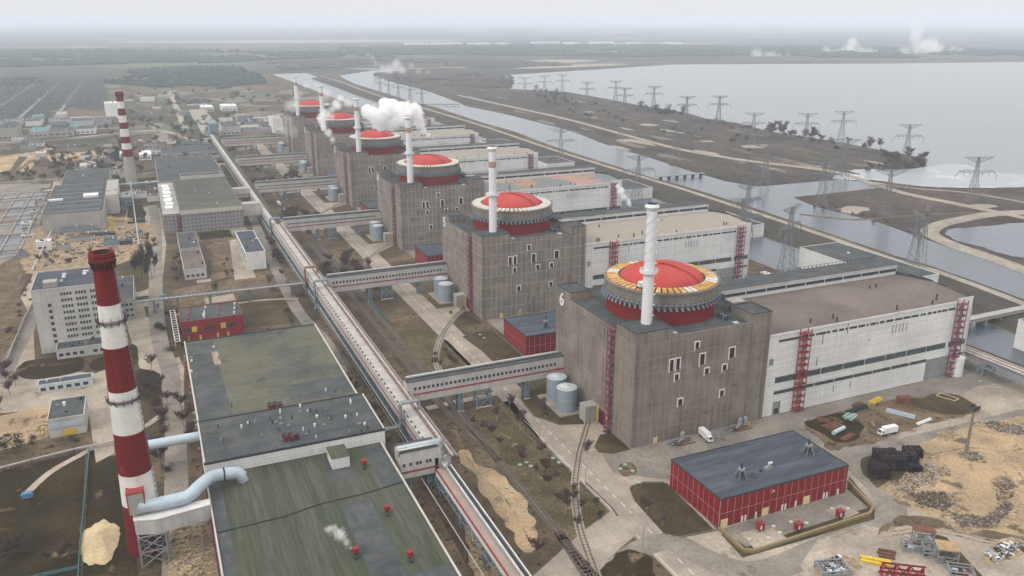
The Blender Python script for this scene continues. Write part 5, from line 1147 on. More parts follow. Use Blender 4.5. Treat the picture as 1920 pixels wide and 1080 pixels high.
def clump_tree(H, R, seed, name='pine_tree', label='dark pine', m=None, n=420, squat=.9, leaf=.55):
    r = random.Random(seed); t = thing(name, label, 'tree', (0,0,0)); m = m or M['pine']
    MB().tube([(0,0,-.1),(0,0,H*.8)], .22, M['bark'], 6, r2=.05).build('trunk', t); b = MB()
    lobes = [(r.uniform(-.5,.5)*R, r.uniform(-.5,.5)*R, H*r.uniform(.3,.85), R*r.uniform(.35,.62)) for _ in range(9)]
    for i in range(n):
        x0,y0,z0,rr_ = r.choice(lobes); th, ph = r.uniform(0,6.283), math.acos(r.uniform(-1,1)); q = rr_*r.uniform(.6,1.05)
        p = Vector((x0+q*math.sin(ph)*math.cos(th), y0+q*math.sin(ph)*math.sin(th), max(.5, z0+q*math.cos(ph)*squat)))
        a = Vector((r.uniform(-1,1),r.uniform(-1,1),r.uniform(-.3,.8))).normalized()*leaf; c = Vector((r.uniform(-1,1),r.uniform(-1,1),r.uniform(-.5,.5))).normalized()*leaf
        b.add([p, p+a, p+a*.6+c, p+c*.9], [(0,1,2,3)], m)
    b.build('crown', t); return t
BT = [bare_tree(9, .9, 1, M['bark'], M['twig']), bare_tree(8, 1.0, 2, M['bark'], M['twigp'], 1.1), bare_tree(10.5, .8, 3, M['barkw'], M['twig']), bare_tree(7, 1.1, 4, M['barkw'], M['twigp'], 1.1), bare_tree(16, .45, 5, M['bark'], M['twig'], 1.1, .3, upright=.7)]
PT = [clump_tree(9, 5, 1), clump_tree(7, 3.6, 2), clump_tree(5, 2.2, 3, n=260, leaf=.4)]
BU = [clump_tree(3.2, 3.4, 7, 'bush', 'bush', M['twig'], 620, .6, .34), clump_tree(4.2, 4.4, 8, 'bush', 'bush', M['wood2'], 680, .6, .4)]
protos = BT+PT+BU; seen = set()
def place(pr, x, y, label, group=None, s=1.0, rz=None):
    rz = rnd.uniform(0, 6.28) if rz is None else rz
    if id(pr) not in seen:
        seen.add(id(pr)); pr.location = (x, y, 0); pr.rotation_euler = (0,0,rz); pr.scale = (s,s,s); o = pr
    else: o = dup(pr, (x, y, 0), rz, scale=s)
    o['label'] = label
    if group: o['group'] = group
    return o
rt = random.Random(21)
def scatter(poly, n, prs, label, group, s0=.8, s1=1.2, world=False):
    P = poly if world else [at(*p) for p in poly]; xs = [p[0] for p in P]; ys = [p[1] for p in P]; k = 0; tries = 0
    while k < n and tries < n*60:
        tries += 1; x, y = rt.uniform(min(xs), max(xs)), rt.uniform(min(ys), max(ys))
        if inside((x, y), P): place(rt.choice(prs), x, y, label, group, rt.uniform(s0, s1)); k += 1
for (u, v, p, s, lb) in [(1022,800,2,.8,'thin bare tree with pale trunk nearest the middle footbridge legs'),(1018,775,3,.8,'reddish bare tree between the rails and the nearest footbridge'),(930,790,3,.75,'leaning reddish bare tree near the trestle of the nearest footbridge'),(955,765,3,.8,'reddish bare tree right beneath the nearest footbridge'),(1010,858,3,.8,'bare tree with low red crown beside the white covers'),(1040,905,3,.6,'small bare tree above the bare sand strip'),(1060,965,2,.6,'small pale bare tree near the curved spur track'),(975,808,2,.7,'pale bare tree close to the main rail line'),(1100,860,2,.6,'slender bare tree beside the road kerb'),(1008,1048,1,.8,'dark bare tree at the tip of the sand strip'),(1212,968,2,.55,'small white stemmed tree on the grass island'),(1243,985,3,.6,'reddish bare tree in the grass island by the red building'),
    (283,697,0,.9,'dark bare tree on the path fork right of the near chimney'),(288,752,0,1.0,'bare tree in the lawn right of the near chimney'),(342,770,0,.9,'bare tree beside the service road and the hall wall'),(347,660,1,.7,'bare tree at the rear corner of the large hall'),(20,740,1,.8,'bare tree on the lawn at the left edge'),(345,800,1,.8,'bare tree close to the pipes on the hall wall')]:
    place(BT[p], *at(u, v), lb, None, s*1.15)
for (u, v, p, s, lb) in [(402,548,0,.75,'round dark evergreen before the raised pipe rack'),(505,532,0,.75,'dark evergreen below the white office'),(512,548,1,.7,'smaller evergreen under the raised pipe rack'),(538,590,1,.7,'evergreen between the pipe rack and the large hall'),(548,610,2,.9,'low evergreen behind the large hall roof edge'),(10,848,0,.8,'left one of two dark pines by the left lawn'),(40,845,0,.85,'right one of two dark pines by the left lawn'),(1118,948,2,.7,'upper small fir beside the spur track'),(1125,975,2,.8,'lower small fir beside the spur track'),(845,590,1,.4,'small fir beside the road beyond the nearest red hut'),(322,600,2,.9,'dark fir in the small garden square'),(297,580,2,.7,'small fir on the paved strip by the garden')]:
    place(PT[p], *at(u, v), lb, None, s)
for k in range(1, 6):
    nm = ['', 'second', 'third', 'fourth', 'fifth', 'farthest'][k]; y = 166*k
    scatter([(-70,y+72),(-36,y+72),(-34,y+150),(-68,y+150)], 24-2*k, BT[:2]+[BT[0],BT[1],BU[0]], 'bare tree in the grove beyond the %s footbridge' % nm, 'bare trees beyond the %s footbridge' % nm, 1.0, 1.5, True)
scatter([(-46,70),(-34,70),(-33,135),(-50,135)], 9, BU+[BT[1]], 'dark thicket beside the curved spur beyond the nearest footbridge', 'thicket beyond the nearest footbridge', .5, .9, True)
scatter([(-70,235),(-36,235),(-34,300),(-68,300)], 8, [BT[1], BU[1]], 'bare tree in the grove under the second footbridge', 'bare trees under the second footbridge', .7, 1, True)
scatter([(252,500),(290,488),(297,515),(275,540),(250,545)], 9, [BT[4]], 'tall slender bare poplar in the curved lot right of the near chimney top', 'slender poplars by the curved lot', .7, 1)
scatter([(285,600),(345,590),(348,650),(300,670)], 7, BU, 'leafless shrub in the garden left of the red pump building', 'garden shrubs', .6, 1)
scatter([(325,470),(345,450),(345,520),(318,540)], 6, BU+BT[:1], 'leafless tree beside the long low workshop', 'trees by the workshop', .6, .9)
scatter([(413,485),(440,480),(445,520),(425,525)], 5, [PT[2], BU[0]], 'dark shrub in the garden before the white office', 'garden shrubs by the white office', .6, .9)
scatter([(200,228),(305,226),(310,262),(290,270),(195,268)], 22, [BT[0], BT[1]], 'bare grey tree in the park before the far chimney', 'bare trees of the far park', 1.0, 1.4)
scatter([(320,230),(400,225),(405,255),(330,262)], 14, [BT[0], PT[0]], 'tree in the dark park left of the gallery end', 'trees near the gallery end', 1.0, 1.3)
scatter([(320,270),(405,268),(410,292),(325,295)], 10, [BT[1], BU[1]], 'purple bare tree before the far low halls', 'purple trees before the far halls', 1, 1.3)
scatter([(90,285),(200,290),(200,318),(60,322)], 22, [BT[0], PT[0], BU[1]], 'tree in the belt along the west lane', 'tree belt along the west lane', .9, 1.3)
scatter([(208,285),(240,280),(240,330),(210,330)], 8, [BT[4], BT[0]], 'bare tree close to the foot of the far chimney', 'trees at the far chimney', .9, 1.2)
scatter([(450,225),(515,222),(515,245),(455,250)], 12, [BT[0], PT[0]], 'tree behind the farthest footbridge', 'trees behind the farthest footbridge', .9, 1.3)
SH = [(1200,196),(1290,214),(1400,236),(1500,258),(1600,276),(1700,296),(1735,304),(1735,312),(1700,318),(1640,326),(1630,318),(1690,306),(1600,284),(1500,268),(1400,246),(1290,224),(1200,206)]
scatter([(1440,246),(1560,266),(1634,280),(1640,286),(1560,274),(1440,256)], 34, [BT[0], BT[2], BU[1]], 'bare tree in the shore thicket of the peninsula', 'shore thicket of the peninsula', 1.1, 1.7)
scatter([(1650,285),(1700,293),(1735,303),(1735,312),(1690,318),(1640,327),(1620,322),(1660,308)], 42, [BU[1], BU[0], BT[0]], 'bush on the dark wooded tip of the peninsula', 'bushes on the peninsula tip', 1.0, 1.7)
scatter([(1200,196),(1290,213),(1300,226),(1230,216),(1195,205)], 20, [BU[1], PT[0]], 'dark round shrub on the far lake shore', 'dark shore shrubs', 1.2, 1.9)
scatter([(1320,222),(1440,246),(1440,256),(1330,232)], 14, [BU[1], BU[0]], 'shrub on the lake shore left of the thicket', 'shore shrubs left of the thicket', .9, 1.5)
scatter([(1000,180),(1180,200),(1400,262),(1420,300),(1200,240),(1000,205)], 34, [BU[1], PT[1], BU[0]], 'scattered shrub on the reed land', 'scattered shrubs of the reed land', .8, 1.6)
scatter([(1000,168),(1060,176),(1065,190),(1000,185)], 14, [BU[1], PT[0]], 'shrub by the inlet at the far end of the lake', 'shrubs by the far inlet', 1.2, 1.8)
scatter([(1500,385),(1600,405),(1720,450),(1700,440),(1560,380)], 10, [BU[0]], 'low bush on the canal bank of the triangular land', 'bushes of the triangular land', .5, .9)
place(BT[0], *at(1651,283), 'single round crowned bare tree at the end of the shore thicket', None, 1.8); place(PT[1], *at(1567,285), 'single dark tree alone on the reed land', None, 1.4)
# more trees and low clutter on the left
for poly, n_, prs_, lb_, s0_, s1_ in (([(95,300),(240,295),(245,345),(105,345)], 34, [BT[0], BU[1], BT[1]], 'leafless tree among the small stores of the western yard', .8, 1.2), ([(20,560),(60,520),(60,600),(0,680)], 10, [BU[0]], 'low bush on the bare ground at the left edge', .4, .7), ([(320,235),(420,232),(425,262),(330,268)], 24, [BT[0], PT[0], BU[1]], 'tree in the dark belt before the gallery end', 1.0, 1.4), ([(240,168),(560,165),(540,215),(240,222)], 44, [BU[1], BU[0]], 'shrub on the scrubland beyond the station', 1.2, 2.2), ([(330,290),(400,288),(405,300),(330,302)], 8, [BT[1], BU[1]], 'purple bare tree close to the long low hall', 1, 1.3), ([(100,318),(200,315),(205,345),(110,345)], 16, [BT[0], BU[1]], 'bare tree between the west lane and the ridged hall', .9, 1.3), ([(0,330),(90,326),(90,340),(0,342)], 12, [BT[0], PT[1]], 'tree on the verge left of the west lane', .8, 1.1),
    ([(500,340),(560,330),(575,360),(520,372)], 10, [BT[0], BT[1]], 'bare tree beside the gallery beyond the wagons', 1, 1.4), ([(0,700),(30,690),(40,760),(0,780)], 5, [BT[1]], 'thin bare tree on the left paved edge', .7, .9), ([(0,815),(200,800),(260,790),(180,830),(0,850)], 14, [BU[0]], 'low brown bush in the strip above the blue pipe run', .35, .6),
    ([(345,760),(365,760),(368,840),(350,850)], 6, [BU[0], BT[0]], 'dark shrub between the service road and the hall pipes', .5, .8), ([(280,720),(318,720),(318,900),(290,900)], 12, [BT[0], BU[0], BT[1]], 'bare tree in the strip between the near chimney and the service road', .7, 1.0),
    ([(640,680),(700,760),(735,830),(715,830),(630,690)], 9, [BU[0]], 'low bush between the large hall and the gallery', .35, .6), ([(870,790),(1040,870),(1120,960),(1090,1000),(960,860)], 16, [BT[3], BT[1]], 'small bare tree on the green strip beside the rails', .5, .75), ([(0,1030),(140,1030),(140,1075),(0,1075)], 9, [BT[0]], 'small bare tree along the bottom of the left lawn', .5, .7),
    ([(205,370),(240,365),(240,385),(210,390)], 4, [BU[1]], 'dark shrub by the cream stair tower', .8, 1), ([(170,290),(240,330),(300,330),(300,310),(250,285)], 12, [BT[0], BT[1]], 'bare tree round the foot of the far chimney', .9, 1.3), ([(505,440),(540,520),(560,560),(545,560),(495,450)], 10, [BU[0], BT[1]], 'bare shrub on the verge left of the gallery', .6, .9)):
    scatter(poly, n_, prs_, lb_, lb_+' group', s0_, s1_)
# small sheds and stores of the western yards
def shed_zone(poly, n_, lb_, sizes=(8,22), hs=(3,7), walls=('conc2','gwhite','cream','steelg','plain'), roofs=('roofg','roofd','conc2','roofb')):
    P = [at(*p) for p in poly]; xs = [p[0] for p in P]; ys = [p[1] for p in P]; k = 0; got = []
    for _ in range(n_*80):
        if k >= n_: break
        x, y = rt.uniform(min(xs), max(xs)), rt.uniform(min(ys), max(ys)); lx, ly = rt.uniform(*sizes), rt.uniform(*sizes)
        if not inside((x, y), P) or any(abs(x-a) < (lx+c)/2+3 and abs(y-b_) < (ly+d_)/2+3 for a, b_, c, d_ in got): continue
        got.append((x, y, lx, ly)); k += 1; wl, rf = rt.choice(walls), rt.choice(roofs)
        col_ = {'conc2':'grey','gwhite':'off white','cream':'cream','steelg':'steel grey','plain':'white','redp':'red'}[wl]
        bld('small_store', 'small '+col_+' walled store '+lb_, 'store', x, y, x+lx, y+ly, rt.uniform(*hs), wl, rf, 1 if rt.random() < .5 else 0, 3, grp='small '+col_+' stores '+lb_, wz=1, wh=1, para=.15)
shed_zone([(105,300),(200,296),(230,312),(230,340),(120,342)], 14, 'between the west lane and the ridged hall')
shed_zone([(410,228),(515,222),(518,248),(420,252)], 16, 'behind the farthest footbridge', (12,34), (4,12))
shed_zone([(250,268),(400,264),(405,292),(270,294)], 8, 'before the far low halls', (10,26), (3,6))
shed_zone([(240,350),(295,348),(297,380),(245,385)], 5, 'beside the far chimney foot', (8,16), (3,6))
shed_zone([(0,232),(180,226),(186,238),(0,244)], 12, 'at the switchyard edge', (14,40), (4,9))
shed_zone([(200,175),(400,170),(520,190),(500,210),(240,225)], 10, 'on the open ground beyond the park', (14,40), (3,7))
shed_zone([(65,360),(92,356),(60,440),(20,520),(10,470)], 8, 'beside the spray basin', (5,12), (2,4))
shed_zone([(0,262),(30,262),(60,270),(40,288),(0,290)], 5, 'near the silo block', (10,22), (3,6))
for i in range(3):
    t = thing('yard_pipe_rack', ['long low pipe rack across the yard behind the office block','second low pipe rack near the ridged hall','low pipe rack beside the west lane'][i], 'pipe rack', (0,0,0)); q = [[(100,350),(205,347),(300,340)],[(60,505),(100,425),(118,352)],[(240,300),(245,345),(262,470)]][i]; P = [Vector((*at(*p, 4), 4)) for p in q]
    for o in (-.6, .6): MB().tube([p+Vector((0,o,0)) for p in P], .4, M['pipe' if o > 0 else 'duct'], 8).build('pipe', t)
    for a_, c_ in zip(P, P[1:]):
        for s_ in (.1,.5,.9): p = a_+(c_-a_)*s_; MB().box(p.x-.3,p.y-1,0,p.x+.3,p.y+1,3.7,M['steelg']).build('post', t)
lamp0 = thing('street_lamp', 'slim grey street lamp on the gallery side of the main road', 'street lamp', (-31.6,-60,0), 0, 'street lamps of the main road'); MB().cyl(0,0,0,9,.14,M['steelg'],8,.09).bar((0,0,9),(1.8,0,9.4),.12,M['steelg']).build('pole', lamp0); MB().box(1.5,-.2,9.25,2.4,.2,9.5,M['conc2']).build('lamp_head', lamp0)
for y in range(-20, 700, 40): dup(lamp0, (-31.6, y, 0))
# ---------------------------------------------------------------- rails
M['rail'] = surf('rusty_rail', (.11, .075, .06), .2, .5); M['sleep'] = surf('sleepers', (.19, .165, .14), .2, .5); M['ballast'] = surf('ballast', (.115, .10, .088), .2, .4, 2, .25)
def track(label, pts, world=False, spur=False):
    P = smooth_line(pts if world else [at(*p) for p in pts], 8); t = thing('railway_track', label, 'railway track', (0,0,0))
    ribbon(MB(), P, 3.4, .13, M['ballast' if not spur else 'road'], .1).build('ballast', t)
    def off(o):
        out = []
        for i in range(len(P)):
            d = (Vector(P[min(i+1,len(P)-1)])-Vector(P[max(i-1,0)])).normalized(); q = Vector(P[i])+Vector((-d.y,d.x))*o; out.append((q.x,q.y))
        return out
    for o in (-.8, .8): ribbon(MB(), off(o), .28, .36, M['rail'], .2).build('rail', t)
    b = MB(); acc = 0
    for a, c in zip(P, P[1:]):
        a, c = Vector(a), Vector(c); L_s = (c-a).length; d = (c-a).normalized(); n = max(1, int(L_s/1.6))
        if a.y > 320: continue
        for i in range(n): q = a+(c-a)*((i+.5)/n); b.obox(q.x, q.y, .131, 2.5, .3, .06, math.atan2(d.y, d.x)+math.pi/2, M['sleep'])
    if b.v: b.build('sleepers', t)
track('long straight rail track between the gallery and the main road', [(-54,-150),(-53.6,-60),(-53,0),(-53,60),(-53,140),(-52,230),(-52,900)], True)
track('second rail track left of the straight one, joining it by the nearest footbridge', [(-53,12),(-56.5,48),(-58.5,90),(-58.5,200),(-58,900)], True)
track('third rail track joining at the bottom edge', [(-53,-40),(-56,-70),(-60,-110),(-62,-150)], True)
track('curved rail spur from the gate of the nearest reactor building', [(1106,782),(1096,815),(1086,850),(1080,890),(1078,930),(1086,985),(1100,1030),(1120,1085)], spur=True)
for k in range(1, 6): track(['','curved rail spur from the gate of the second reactor building','curved rail spur from the gate of the third reactor building','rail spur to the fourth reactor building','rail spur to the fifth reactor building','rail spur to the farthest reactor building'][k], [(-1,23+S_U*k),(-10,14+S_U*k),(-24,-6+S_U*k),(-36,-28+S_U*k),(-44,-50+S_U*k),(-50,-85+S_U*k)], True, True)

# ---------------------------------------------------------------- fences, racks, small yard things
def wall_line(name, label, cat, pts, h, wd, m, posts=0, world=False, z=0):
    P = [Vector(p if world else at(*p)) for p in pts]; t = thing(name, label, cat, (0,0,0)); b = MB()
    for a, c in zip(P, P[1:]): b.bar((a.x,a.y,z+h/2+.05),(c.x,c.y,z+h/2+.05),wd,M[m],h)
    b.build('panel', t)
    if posts:
        for a, c in zip(P, P[1:]):
            n = max(1, int((c-a).length/posts))
            for i in range(n+1): q = a+(c-a)*(i/n); MB().box(q.x-.15,q.y-.15,0,q.x+.15,q.y+.15,z+h+.25,M[m]).build('post', t)
    return t
wall_line('fence', 'teal mesh fence crossing the lawn left of the near chimney', 'fence', [(168,845),(160,930),(150,1030),(147,1090)], 1.3, .25, 'fence', 3)
wall_line('fence', 'teal fence along the bottom of the left lawn', 'fence', [(147,1066),(60,1085),(0,1095)], 1.1, .25, 'fence', 3)
wall_line('yard_wall', 'low khaki wall round the small yard before the red clad building', 'wall', [(1348,993),(1395,1035),(1415,1036),(1630,966),(1637,955),(1590,905)], 1.2, .9, 'khaki')
wall_line('pipe_run', 'pale pipe run on low supports at the left edge', 'pipe', [(-30,892),(60,868),(140,848),(215,833)], .5, .9, 'conc2', 6, z=1.2)
wall_line('security_wall', 'long grey wall beside the western road', 'wall', [(10,690),(45,605),(68,560)], 2.2, .4, 'conc2')
wall_line('security_wall', 'low wall along the far yard road', 'wall', [(0,272),(120,263),(300,250)], 2.5, .5, 'conc2')
wall_line('fence', 'green fence by the rails beyond the second footbridge', 'fence', [(690,562),(728,604)], 1.6, .25, 'fence', 3)
a, c = Vector((*at(228,570,7.5),7.5)), Vector((*at(580,531,7.5),7.5))
t = thing('raised_pipe_rack', 'long thin raised pipe rack running from the office block to the gallery', 'pipe rack', (0,0,0)); b = MB()
d = (c-a).normalized(); q = Vector((-d.y,d.x,0))
for o, z in ((-1.6,0),(1.6,0),(-1.6,2),(1.6,2)): b.bar(a+q*o+Vector((0,0,z)), c+q*o+Vector((0,0,z)), .25, M['galv'])
n = 40
for i in range(n):
    p0, p1 = a+(c-a)*(i/n), a+(c-a)*((i+1)/n)
    for o in (-1.6,1.6): b.bar(p0+q*o, p1+q*o+Vector((0,0,2)), .18, M['galv'])
    b.bar(p0-q*1.6, p0+q*1.6, .2, M['galv'])
b.build('truss', t)
for o, mm in ((-.8,'pipe'),(.1,'steelg'),(.9,'conc2')): MB().tube([a+q*o+Vector((0,0,.6)), c+q*o+Vector((0,0,.6))], .35, M[mm], 8).build('pipe', t)
for i in (0.02,.16,.28,.45,.66,.9): p = a+(c-a)*i; lattice(MB(), p.x, p.y, 0, 7.4, 1.2, 3.2, M['galv'], 1, .35).build('post', t)
t = thing('ladder_rack', 'white ladder like pipe rack going down beside the red pump building', 'pipe rack', (0,0,0)); a, c = Vector((*at(323,582,7),7)), Vector((*at(333,640,5),5)); b = MB()
for o in (-1.3,1.3): b.bar(a+Vector((o,0,0)), c+Vector((o,0,0)), .3, M['plain'])
for i in range(14): p = a+(c-a)*(i/13); b.bar(p+Vector((-1.3,0,0)), p+Vector((1.3,0,0)), .3, M['plain'])
b.build('frame', t)
for i in (.1,.9): p = a+(c-a)*i; MB().box(p.x-1.4,p.y-.2,0,p.x-1,p.y+.2,p.z,M['plain']).box(p.x+1,p.y-.2,0,p.x+1.4,p.y+.2,p.z,M['plain']).build('post', t)
# red kiosks
for u, v, l in ((1425,994,'red kiosk on the left pale slab of the walled yard'),(1496,994,'red kiosk in the middle of the walled yard'),(1574,970,'red kiosk on the right pale slab of the walled yard')):
    t = thing('kiosk', l, 'kiosk', (*at(u, v), .1), -.1, 'red kiosks in the walled yard'); MB().box(-1.1,-1,.5,1.1,1,2.7,M['redp']).build('cabinet', t); MB().box(-1.25,-1.15,2.7,1.25,1.15,2.9,M['redp']).build('roof', t)
    b = MB()
    for x in (-.9,.9):
        for y in (-.8,.8): b.box(x-.1,y-.1,0,x+.1,y+.1,.5,M['steeld'])
    b.build('leg', t); MB().box(-.6,-1.05,.8,0,-1.0,2.3,M['plain']).build('door', t)
for u, v in ((1450,988),(1440,1010),(1462,1000),(1483,980),(1512,982),(1405,1012),(1560,955),(1590,955)):
    o = MB().cyl(0,0,0,.35,.7,M['cream'],12).build('concrete_ring'); o.location = (*at(u, v), .12); tag(o, 'pale round well cover on the walled yard floor', 'well cover', 'round well covers of the walled yard')
for u, v, l in ((1163,880,'near the grass disc left of the machinery'),(1172,872,'near the grass disc left of the machinery'),(1186,884,'near the grass disc left of the machinery'),(1198,906,'at the tip of the grass island'),(1510,788,'by the foot of the red hall stair'),(975,872,'in the grass by the rails'),(987,868,'in the grass by the rails'),(995,875,'in the grass by the rails'),(1037,860,'in the grass by the rails'),(1048,868,'in the grass by the rails'),(950,915,'on the sand strip'),(960,923,'on the sand strip'),(1862,722,'beyond the pipe bridge legs'),(1875,728,'beyond the pipe bridge legs'),(1838,716,'beyond the pipe bridge legs'),(900,628,'on the island by the nearest red hut'),(908,634,'on the island by the nearest red hut')):
    o = MB().cyl(0,0,0,.3,.8,M['cyan'],14).build('manhole_cover'); o.location = (*at(u, v), .1); tag(o, 'pale green round cover '+l, 'manhole cover', 'pale green round covers '+l)
M['mastc'] = surf('weathered_mast_concrete', (.20,.17,.135), .2, .4)
# lamp mast
p = at(1811, 850); t = thing('light_mast', 'tall concrete floodlight mast standing in the sand yard', 'light mast', (*p, .1)); MB().cyl(0,0,0,19.5,.7,M['mastc'],12,.42).build('pole', t); b = MB(); b.box(-1.8,-1.2,19.5,1.8,1.2,19.9,M['steeld']); b.box(-1.8,-1.3,20.1,1.8,-1.1,21.2,M['steeld']); b.box(-1.8,1.1,20.1,1.8,1.3,21.2,M['steeld']); b.build('lamp_platform', t)
# vehicles
def truck(u, v, rz, label, cabm='cab', L_=7.5, kind='box truck'):
    t = thing('truck', label, 'truck', (*at(u, v), .07), rz); w2 = 1.25
    b = MB(); b.box(-L_/2,-w2,.95,L_/2-2.2,w2,3.5,M[cabm]); b.build('box_body', t)
    b = MB(); b.add([(L_/2-2.1,-1.15,.7),(L_/2,-1.15,.7),(L_/2,1.15,.7),(L_/2-2.1,1.15,.7),(L_/2-2.1,-1.1,2.7),(L_/2-.6,-1.05,2.7),(L_/2-.6,1.05,2.7),(L_/2-2.1,1.1,2.7),(L_/2,-1.15,1.6),(L_/2,1.15,1.6)], [(0,3,2,1),(4,5,6,7),(0,1,8,5,4),(3,7,6,9,2),(1,2,9,8),(8,9,6,5),(0,4,7,3)], M['cab']); b.build('cab', t)
    b = MB(); b.add([(L_/2+.0,-.95,1.72),(L_/2+.0,.95,1.72),(L_/2-.5,.9,2.62),(L_/2-.5,-.9,2.62)], [(0,1,2,3)], M['glass']); b.box(L_/2-1.6,-1.17,1.7,L_/2-.7,-1.13,2.4,M['glass']); b.box(L_/2-1.6,1.13,1.7,L_/2-.7,1.17,2.4,M['glass']); b.build('windscreen', t)
    MB().box(-L_/2,-.5,.55,L_/2-.3,.5,.95,M['steeld']).build('chassis', t)
    for x in (-L_/2+1.2, -L_/2+2.4, L_/2-1.2):
        for y in (-1.05, 1.05): MB().tube([(x,y-.16,.5),(x,y+.16,.5)], .5, M['tar'], 14).build('wheel', t)
truck(1663, 814, math.pi-.05, 'white box truck on the loop road near the scrap yard', L_=9)
truck(1323, 823, -1.68, 'white box lorry parked against the foot of the nearest reactor building', L_=8.5)
def car(u, v, rz, label, m, first=[None]):
    t = thing('parked_car', label, 'car', (*at(u, v), .08), rz); b = MB(); b.prism([(-2.2,-.85),(2.2,-.85),(2.2,.85),(-2.2,.85)], .35, .95, M[m]); b.build('body', t)
    b = MB(); b.add([(-1.8,-.75,.95),(1.1,-.75,.95),(1.1,.75,.95),(-1.8,.75,.95),(-1.4,-.65,1.5),(.5,-.65,1.5),(.5,.65,1.5),(-1.4,.65,1.5)], [(0,1,5,4),(1,2,6,5),(2,3,7,6),(3,0,4,7)], M['glass']); b.add([(-1.4,-.65,1.5),(.5,-.65,1.5),(.5,.65,1.5),(-1.4,.65,1.5)], [(0,1,2,3)], M[m]); b.build('cabin', t)
    b = MB()
    for x in (-1.4,1.4):
        for y in (-.8,.8): b.tube([(x,y-.1,.32),(x,y+.1,.32)], .32, M['tar'], 10)
    b.build('wheel', t); return t
car(283, 384, 1.5, 'black car on the yard road before the blue glazed link', 'carb')
cols = ['carb','cab','steelg','blue','stripe','carb']; cl = {c: car(100+i*5, 275, .2, '', c) for i, c in enumerate(dict.fromkeys(cols))}
cn_ = {'carb':'black','cab':'white','steelg':'grey','blue':'blue','stripe':'red'}; usedc = set()
for row, (x0, x1, v, n) in enumerate(((92,180,276,22),(250,300,267,12),(5,60,282,9),(265,330,266,6))):
    for i in range(n):
        c = rt.choice(cols); u = x0+(x1-x0)*i/n+rt.uniform(-.5,.5); vv = v-(u-x0)*.07+(1.5 if i % 2 else 0)
        lb = cn_[c]+' car '+['in the long row on the verge of the far car park','parked under the trees right of the far chimney','on the far left lot','at the end of the far lot'][row]
        if c not in usedc: usedc.add(c); o = cl[c]; o.location = (*at(u, vv), .1); o.rotation_euler = (0,0,1.4)
        else: o = dup(cl[c], (*at(u, vv), .1), 1.4)
        o['label'] = lb; o['group'] = lb+' group'
for c in cl:
    if c not in usedc:
        for ch in list(cl[c].children): bpy.data.objects.remove(ch)
        bpy.data.objects.remove(cl[c])
for i, (u, v) in enumerate(((524,386),(536,402))):
    t = thing('tank_wagon', ['rear cream tank wagon on the rails beside the gallery','front cream tank wagon on the rails beside the gallery'][i], 'tank wagon', (*at(u, v), .35), 1.57); MB().tube([(-5,0,2.4),(-4.6,0,2.4),(4.6,0,2.4),(5,0,2.4)], 1.5, M['cream'], 14).build('tank', t); MB().box(-5.5,-1.2,.7,5.5,1.2,1.0,M['steeld']).build('chassis', t); MB().cyl(0,0,3.8,4.4,.5,M['cream'],10).build('dome', t)
    b = MB()
    for x in (-4,-2.8,2.8,4):
        for y in (-.8,.8): b.tube([(x,y-.08,.4),(x,y+.08,.4)], .4, M['tar'], 10)
    b.build('wheel', t)

# machinery at the reactor foot
def cluster(name, label, cat, u, v, items, z=.07):
    x0, y0 = at(u, v); t = thing(name, label, cat, (x0, y0, z))
    for nm, fn in items: b = MB(); fn(b); b.build(nm, t)
    return t
for k in range(2):
    dx, dy = DX_U*k, S_U*k
    for (x, y, lb) in ((22.5, -4.2, 'grey vessel and pipework'), (52.5, -3.5, 'pair of grey vessels on a pallet')):
        t = thing('filter_unit', lb+(' at the foot of the nearest reactor building' if k == 0 else ' at the foot of the second reactor building'), 'machinery', (x+dx, y+dy, .06)); two = x > 40
        for q in range(2 if two else 1): MB().cyl(q*2.6,0,1.8,4.6,1.1,M['steelg'],14,.9).cyl(q*2.6,0,4.6,5.2,.9,M['steelg'],14,.3).build('vessel', t)
        b = MB(); b.box(-4,-2.4,0,5.2,-2.0,.4,M['rust']); b.box(-4,1.6,0,5.2,2.0,.4,M['rust'])
        for xx in (-1,1,3.6): b.bar((xx,-.8,0),(xx,-.8,2.2),.25,M['steelg'])
        b.bar((-5,0,2.2),(5.5,0,2.2),.3,M['wood']); b.bar((-5,-1.6,1.2),(3,-1.6,1.2),.35,M['rust']); b.build('frame', t)
        b = MB(); b.tube([(-6,-1,.7),(-3,-1,.7),(-2,-1,1.8),(0,-.4,2)], .3, M['tank'], 8); b.tube([(-7,.6,.4),(-4,1.4,.5),(-2,.2,1)], .22, M['blue'], 8); b.build('pipe', t)
cluster('valve_stand', 'small yellow pump stand beside the hall corner', 'machinery', 1398, 796, [('pump', lambda b: b.cyl(0,0,.3,2,.7,M['yell'],10).cyl(0,0,2,3,.4,M['plain'],8)), ('base', lambda b: b.box(-1.5,-1,0,1.8,1,.3,M['yel']))])
rs = random.Random(9)
